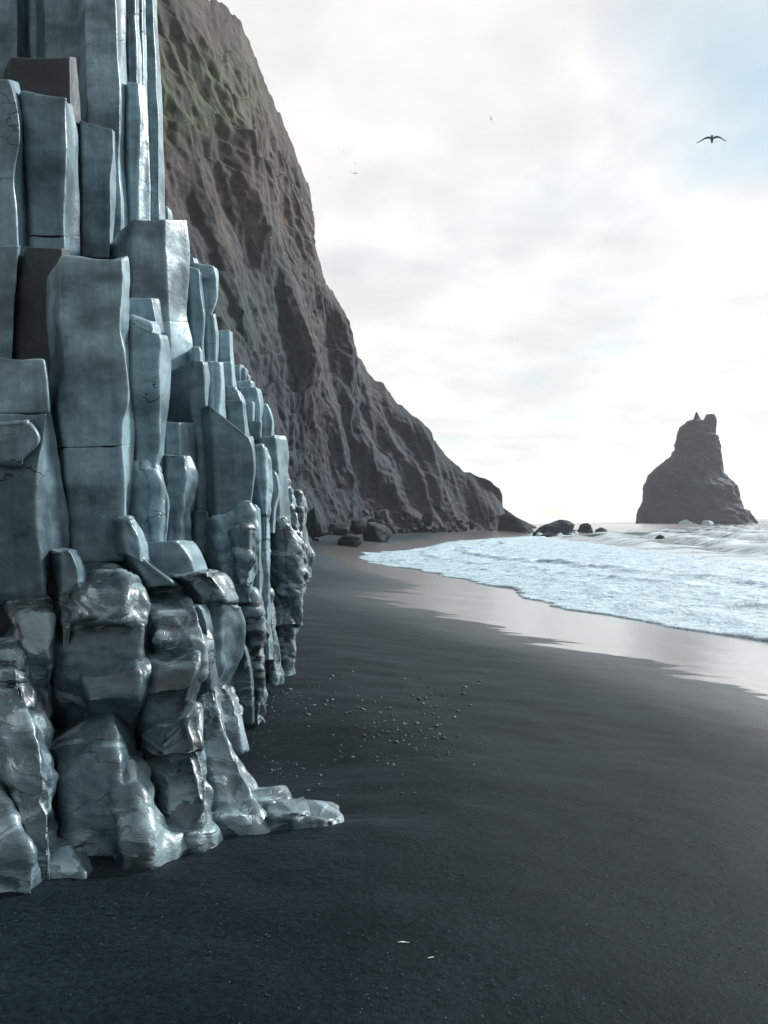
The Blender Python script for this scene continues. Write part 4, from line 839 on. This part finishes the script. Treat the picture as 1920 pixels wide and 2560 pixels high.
def boulder(pxc, pyb, wpx, hpx, k, label, D=None, depthf=0.9, group=None, rz=None, tilt=0.0):
    if D is None: x, d, z = ground_hit(pxc, pyb)
    else:
        p = un(pxc, pyb, D); x, d, z = float(p[0]), D, float(p[2])
    me = BM[k % len(BM)]
    o = link('boulder', me, label=label, category='boulder')
    if group: o['group'] = group
    co = np.zeros(len(me.vertices) * 3); me.vertices.foreach_get('co', co); co = co.reshape(-1, 3)
    o.rotation_euler = (0, tilt, rz if rz is not None else rng.uniform(0, 6.28))
    wx = np.ptp(co[:, 0]); hz_ = co[:, 2].max()
    o.scale = (wpx / F * d / wx, wpx / F * d / wx * depthf, hpx / F * d / hz_)
    o.location = (x, d + 0.3 * wpx / F * d, z - 0.03)
    return o
boulder(943, 1355, 76, 52, 0, 'large square dark boulder standing alone on the sand below the headland', rz=0.1)
boulder(880, 1366, 62, 32, 1, 'low dark wedge boulder lying before the large square boulder', rz=0.2)
boulder(848, 1338, 16, 6, 2, 'small flat stone on the sand left of the dark wedge boulder')
boulder(790, 1353, 19, 9, 3, 'small dark stone on the sand beside the basalt columns')
boulder(786, 1334, 48, 66, 4, 'tall grey boulder leaning at the left end of the rubble', D=92)
boulder(850, 1334, 62, 30, 5, 'broad dark boulder behind the sand left of the square boulder', D=98)
boulder(897, 1330, 38, 36, 6, 'rounded grey boulder just left of the large square boulder', D=100)
boulder(1068, 1308, 34, 28, 7, 'pale rounded boulder high in the rubble right of the square boulder', D=150)
rr = random.Random(5)
for i in range(85):
    u = rr.random(); px = 800 + 440 * u
    Db = float(np.interp(px, bp_[::-1, 0], bp_[::-1, 1])) - 3
    lift = rr.random() ** 1.5 * 62 * (1 - 0.6 * abs(u - 0.35))
    sz = rr.uniform(8, 26) * (1.0 - 0.25 * u)
    boulder(px, 1343 - lift + rr.uniform(-3, 3) - (4 if px < 900 else 0), sz, sz * rr.uniform(0.55, 0.95), rr.randrange(8), ('dark boulder in the rubble left of the large square boulder' if px < 905 else 'dark boulder in the rubble right behind the large square boulder' if px < 1010 else 'dark boulder in the rubble between the square boulder and headland tip'), D=Db - 3.5 + lift * 0.12, group='rubble boulders under the headland')

PM = [boulder_mesh('pebble', 400 + k, 2, 0.18, 3, M_PEB, 0.55) for k in range(10)]
for m_ in PM: m_.polygons.foreach_set('use_smooth', np.ones(len(m_.polygons), bool))
def pebble(px, py, wpx, label, group, mesh=None, name='pebble', cat='pebble', sc=(1, 1, 1)):
    x, d, z = ground_hit(px, py)
    o = link(name, mesh or rr.choice(PM), label=label, category=cat)
    if group: o['group'] = group
    s = wpx / F * d * 0.5
    o.location = (x, d, z - 0.30 * s); o.scale = (s * rr.uniform(.8, 1.2) * sc[0], s * rr.uniform(.8, 1.2) * sc[1], s * rr.uniform(.8, 1.2) * sc[2]); o.rotation_euler = (rr.uniform(-.3, .3), rr.uniform(-.3, .3), rr.uniform(0, 6.28))
    return o
big = [(815, 1752), (830, 1750), (812, 1762), (783, 1764), (892, 1768), (908, 1774), (980, 1788), (990, 1790), (865, 1783), (770, 1787), (833, 1852), (848, 1880), (852, 1894), (882, 1895), (837, 1902), (757, 1922), (800, 1940), (795, 1962), (770, 1978), (842, 1990), (982, 1912), (968, 1910), (1040, 1810), (1090, 1816), (1108, 1846), (1047, 1748), (1055, 1760), (1162, 1718), (1158, 1736), (990, 1856), (900, 1868), (935, 1818), (954, 1828), (968, 1832), (722, 1725), (740, 1678), (830, 1690), (824, 1698), (685, 1780), (1135, 1794)]
for (a, b_) in big:
    pebble(a, b_, rr.uniform(9, 15), 'larger rounded pebble scattered on the black sand by the basalt', 'larger pebbles on the sand')
n_ = 0
pts_rest = []
while n_ < 250:
    c = rr.random()
    if c < 0.5: a, b_ = rr.gauss(960, 110), rr.gauss(1800, 50)
    elif c < 0.72: a, b_ = rr.gauss(672, 34), rr.gauss(1905, 48)
    elif c < 0.86: a, b_ = rr.gauss(720, 60), rr.gauss(1735, 30)
    else: a, b_ = rr.uniform(640, 1250), rr.uniform(1660, 1990)
    if a < 600 + max(0, (b_ - 1800)) * 0.55 or a > 1260 or b_ < 1655 or b_ > 2010: continue
    pebble(a, b_, rr.uniform(4, 10), 'small rounded pebble in the gravel scatter on black sand', 'small pebbles on the sand'); n_ += 1
for a, b_, wpx, lab in [(598, 2143, 42, 'pale sliver of driftwood on the sand nearest the basalt foot'), (1008, 2352, 24, 'short pale sliver lying on bare foreground sand'), (1078, 2392, 20, 'thinnest pale sliver, lowest on the foreground sand')]:
    pebble(a, b_, wpx, lab, None, mesh=boulder_mesh('sliver', int(a), 3, 0.5, 5, M_CHIP, 0.3), name='driftwood_sliver', cat='driftwood', sc=(1.0, 0.22, 0.35)).rotation_euler = (0, 0, rr.uniform(-0.2, 0.4))
# uncountable grit
V0, F0 = ICO[1]
gp = np.random.RandomState(3); NG = 9000
gd = 2.2 * (14 / 2.2) ** gp.rand(NG); gx = gp.uniform(-0.55, 0.62, NG) * gd
dens = fbm(np.stack([gx * 0.9, gd * 0.9, 0 * gx], -1), 3, 3) + gp.uniform(-0.6, 0.6, NG)
keep = dens > 0.3; gd, gx = gd[keep], gx[keep]; NG = len(gd)
gz = zs(gx, gd); gs = gp.uniform(0.0010, 0.0034, NG) * (1 + 0.12 * gd)
cn = 900
cx_, cd_ = gp.normal(-0.15, 0.75, cn), gp.normal(6.7, 0.9, cn); ok_ = (cx_ > -1.0) & (cd_ > 4.6)
cx_, cd_ = cx_[ok_], cd_[ok_]
gx = np.concatenate([gx, cx_]); gd = np.concatenate([gd, cd_]); gz = np.concatenate([gz, zs(cx_, cd_)]); gs = np.concatenate([gs, 0.003 + 0.006 * gp.rand(len(cx_)) ** 2]); NG = len(gx)
rs = gp.uniform(0.6, 1.3, (NG, 1, 3)) * np.array([1, 1, 0.6])
GV = V0[None] * rs * gs[:, None, None] + np.stack([gx, gd, gz + gs * 0.2], -1)[:, None, :]
GF = F0[None] + (np.arange(NG) * len(V0))[:, None, None]
me = mesh_np('grit', GV.reshape(-1, 3), GF.reshape(-1, 3), M_GRIT)
link('grit', me, kind='stuff', label='fine pale grit sprinkled over the black sand', category='grit')

# ------------------------------------------------------------------ birds
def bird_mesh(seed, droop=1.0, span=1.0, mat=None, body=True):
    """one continuous gull: spindle body with fan tail, two arched wings; span 1, flying towards +Y"""
    n, m = 17, 10
    V, Fc = [], []
    prof_ = [(-0.22, .004), (-0.20, .040), (-0.15, .030), (-0.08, .040), (0.0, .052), (0.08, .048), (0.13, .030), (0.16, .034), (0.19, .022), (0.22, .010), (0.25, .002)]
    for (y, r) in prof_:
        flat = 0.35 if y < -0.17 else 1.0
        wd = 1.5 if y < -0.17 else 1.0
        for k in range(m):
            a = 2 * math.pi * k / m; V.append((r * wd * math.cos(a), y, r * flat * math.sin(a)))
    for i in range(len(prof_) - 1):
        for k in range(m): Fc.append((i * m + k, i * m + (k + 1) % m, (i + 1) * m + (k + 1) % m, (i + 1) * m + k))
    for sd in (-1, 1):
        o0 = len(V); K = 12
        for i in range(K):
            u = i / (K - 1); x = sd * (0.02 + 0.48 * u)
            z = 0.03 + droop * (0.10 * math.sin(math.pi * min(u * 1.25, 1)) * (1 - .4 * u) - 0.20 * u ** 2.2)
            ch = 0.13 * (1 - 0.75 * u ** 1.5) * (0.9 if u < .05 else 1); sw = 0.05 * math.sin(math.pi * u) - 0.10 * u * u
            th = 0.010 * (1 - u) + 0.002
            for (yy_, zz_) in ((ch * .5, 0), (ch * .15, th), (-ch * .5, 0), (ch * .15, -th)):
                V.append((x, sw + yy_, z + zz_))
        for i in range(K - 1):
            for k in range(4): Fc.append((o0 + i * 4 + k, o0 + i * 4 + (k + 1) % 4, o0 + (i + 1) * 4 + (k + 1) % 4, o0 + (i + 1) * 4 + k))
        Fc.append(tuple(o0 + (K - 1) * 4 + k for k in range(4)))
    return mesh_np('bird', np.array(V), Fc, mat)
BA = bird_mesh(1, 1.0, mat=M_BIRD); BB = bird_mesh(2, -0.9, mat=M_BIRD); BW = bird_mesh(3, 0.4, mat=M_BIRDW)
def bird(px, py, spx, D, mesh, rot, label, group=None):
    o = link('gull', mesh, label=label, category='bird')
    if group: o['group'] = group
    p = un(px, py, D); o.location = p; s = spx / F * D; o.scale = (s, s, s); o.rotation_euler = rot
    return o
bird(1780, 348, 70, 34, BA, (math.radians(-12), math.radians(9), math.radians(-25)), 'large dark gull gliding with arched wings at upper right')
bird(888, 433, 26, 75, BB, (0.2, 0.0, 0.2), 'gull with raised wings just right of the headland crest')
bird(1227, 297, 20, 90, BA, (0.3, 1.3, 0.5), 'gull banked on edge against white cloud')
bird(887, 407, 10, 90, BA, (0.3, 1.4, 0.2), 'tiny gull just above the gull with raised wings')
bird(936, 560, 11, 95, BA, (0.3, 0.9, 0.4), 'tiny gull below the gull with raised wings')
bird(1292, 848, 10, 120, BB, (0.6, 0.2, 0.3), 'tiny gull low over the sea at mid sky')
bird(1547, 862, 10, 120, BB, (0.5, 0.7, 0.1), 'tiny gull in the low sky left of the sea stack')
bird(1409, 73, 10, 120, BA, (0.4, 0.8, 0.2), 'tiny gull near the top edge of the sky')
spots = [(858, 378), (824, 444), (938, 416), (891, 519), (916, 574), (892, 588), (876, 600), (824, 620), (961, 502), (1261, 524), (1229, 656), (1426, 705), (1229, 852), (1061, 863), (1127, 836), (1142, 810), (1115, 842), (1000, 837), (1072, 842), (866, 806), (891, 823), (1316, 852), (1378, 850), (1512, 873), (1461, 896), (1272, 892), (1366, 930), (1255, 938), (1345, 958), (1036, 931), (1042, 895), (1094, 1040), (1300, 1150), (1471, 942)]
for i, (a, b_) in enumerate(spots):
    bird(a, b_, rr.uniform(4.5, 7.5), rr.uniform(110, 170), rr.choice((BA, BB)), (rr.uniform(0, .8), rr.uniform(-1, 1), rr.uniform(-1, 1)), 'distant dark speck of a seabird in the pale sky', 'distant seabirds in the sky')
for (a, b_) in [(662, 505), (655, 558), (678, 594), (758, 664), (628, 780), (745, 958), (960, 980), (892, 1271), (627, 780), (548, 1030), (522, 128), (690, 232)]:
    bird(a, b_, 5.0, 66, BW, (rr.uniform(0, .8), rr.uniform(-1, 1), rr.uniform(-1, 1)), 'white speck of a seabird against the dark headland', 'white seabirds before the headland')

# ------------------------------------------------------------------ sea air
HAZE = 0.00016
hv = np.array([(x, y, z) for x in (-900, 2100) for y in (-40, 2700) for z in (-7.0, 125.0)])
hf = [(0, 1, 3, 2), (4, 6, 7, 5), (0, 4, 5, 1), (2, 3, 7, 6), (0, 2, 6, 4), (1, 5, 7, 3)]
if HAZE > 0:
    mh = bpy.data.materials.new('sea_air'); mh.use_nodes = True; nt = mh.node_tree; nt.nodes.clear()
    ho = N(nt, 'ShaderNodeOutputMaterial'); pv = N(nt, 'ShaderNodeVolumePrincipled'); pv.inputs['Color'].default_value = (0.93, 0.95, 0.97, 1); pv.inputs['Density'].default_value = HAZE; pv.inputs['Anisotropy'].default_value = 0.45
    nt.links.new(pv.outputs[0], ho.inputs['Volume'])
    link('haze', mesh_np('haze', hv, hf, mh, smooth=False), kind='stuff', label='thin sea haze hanging over the beach and water', category='haze')
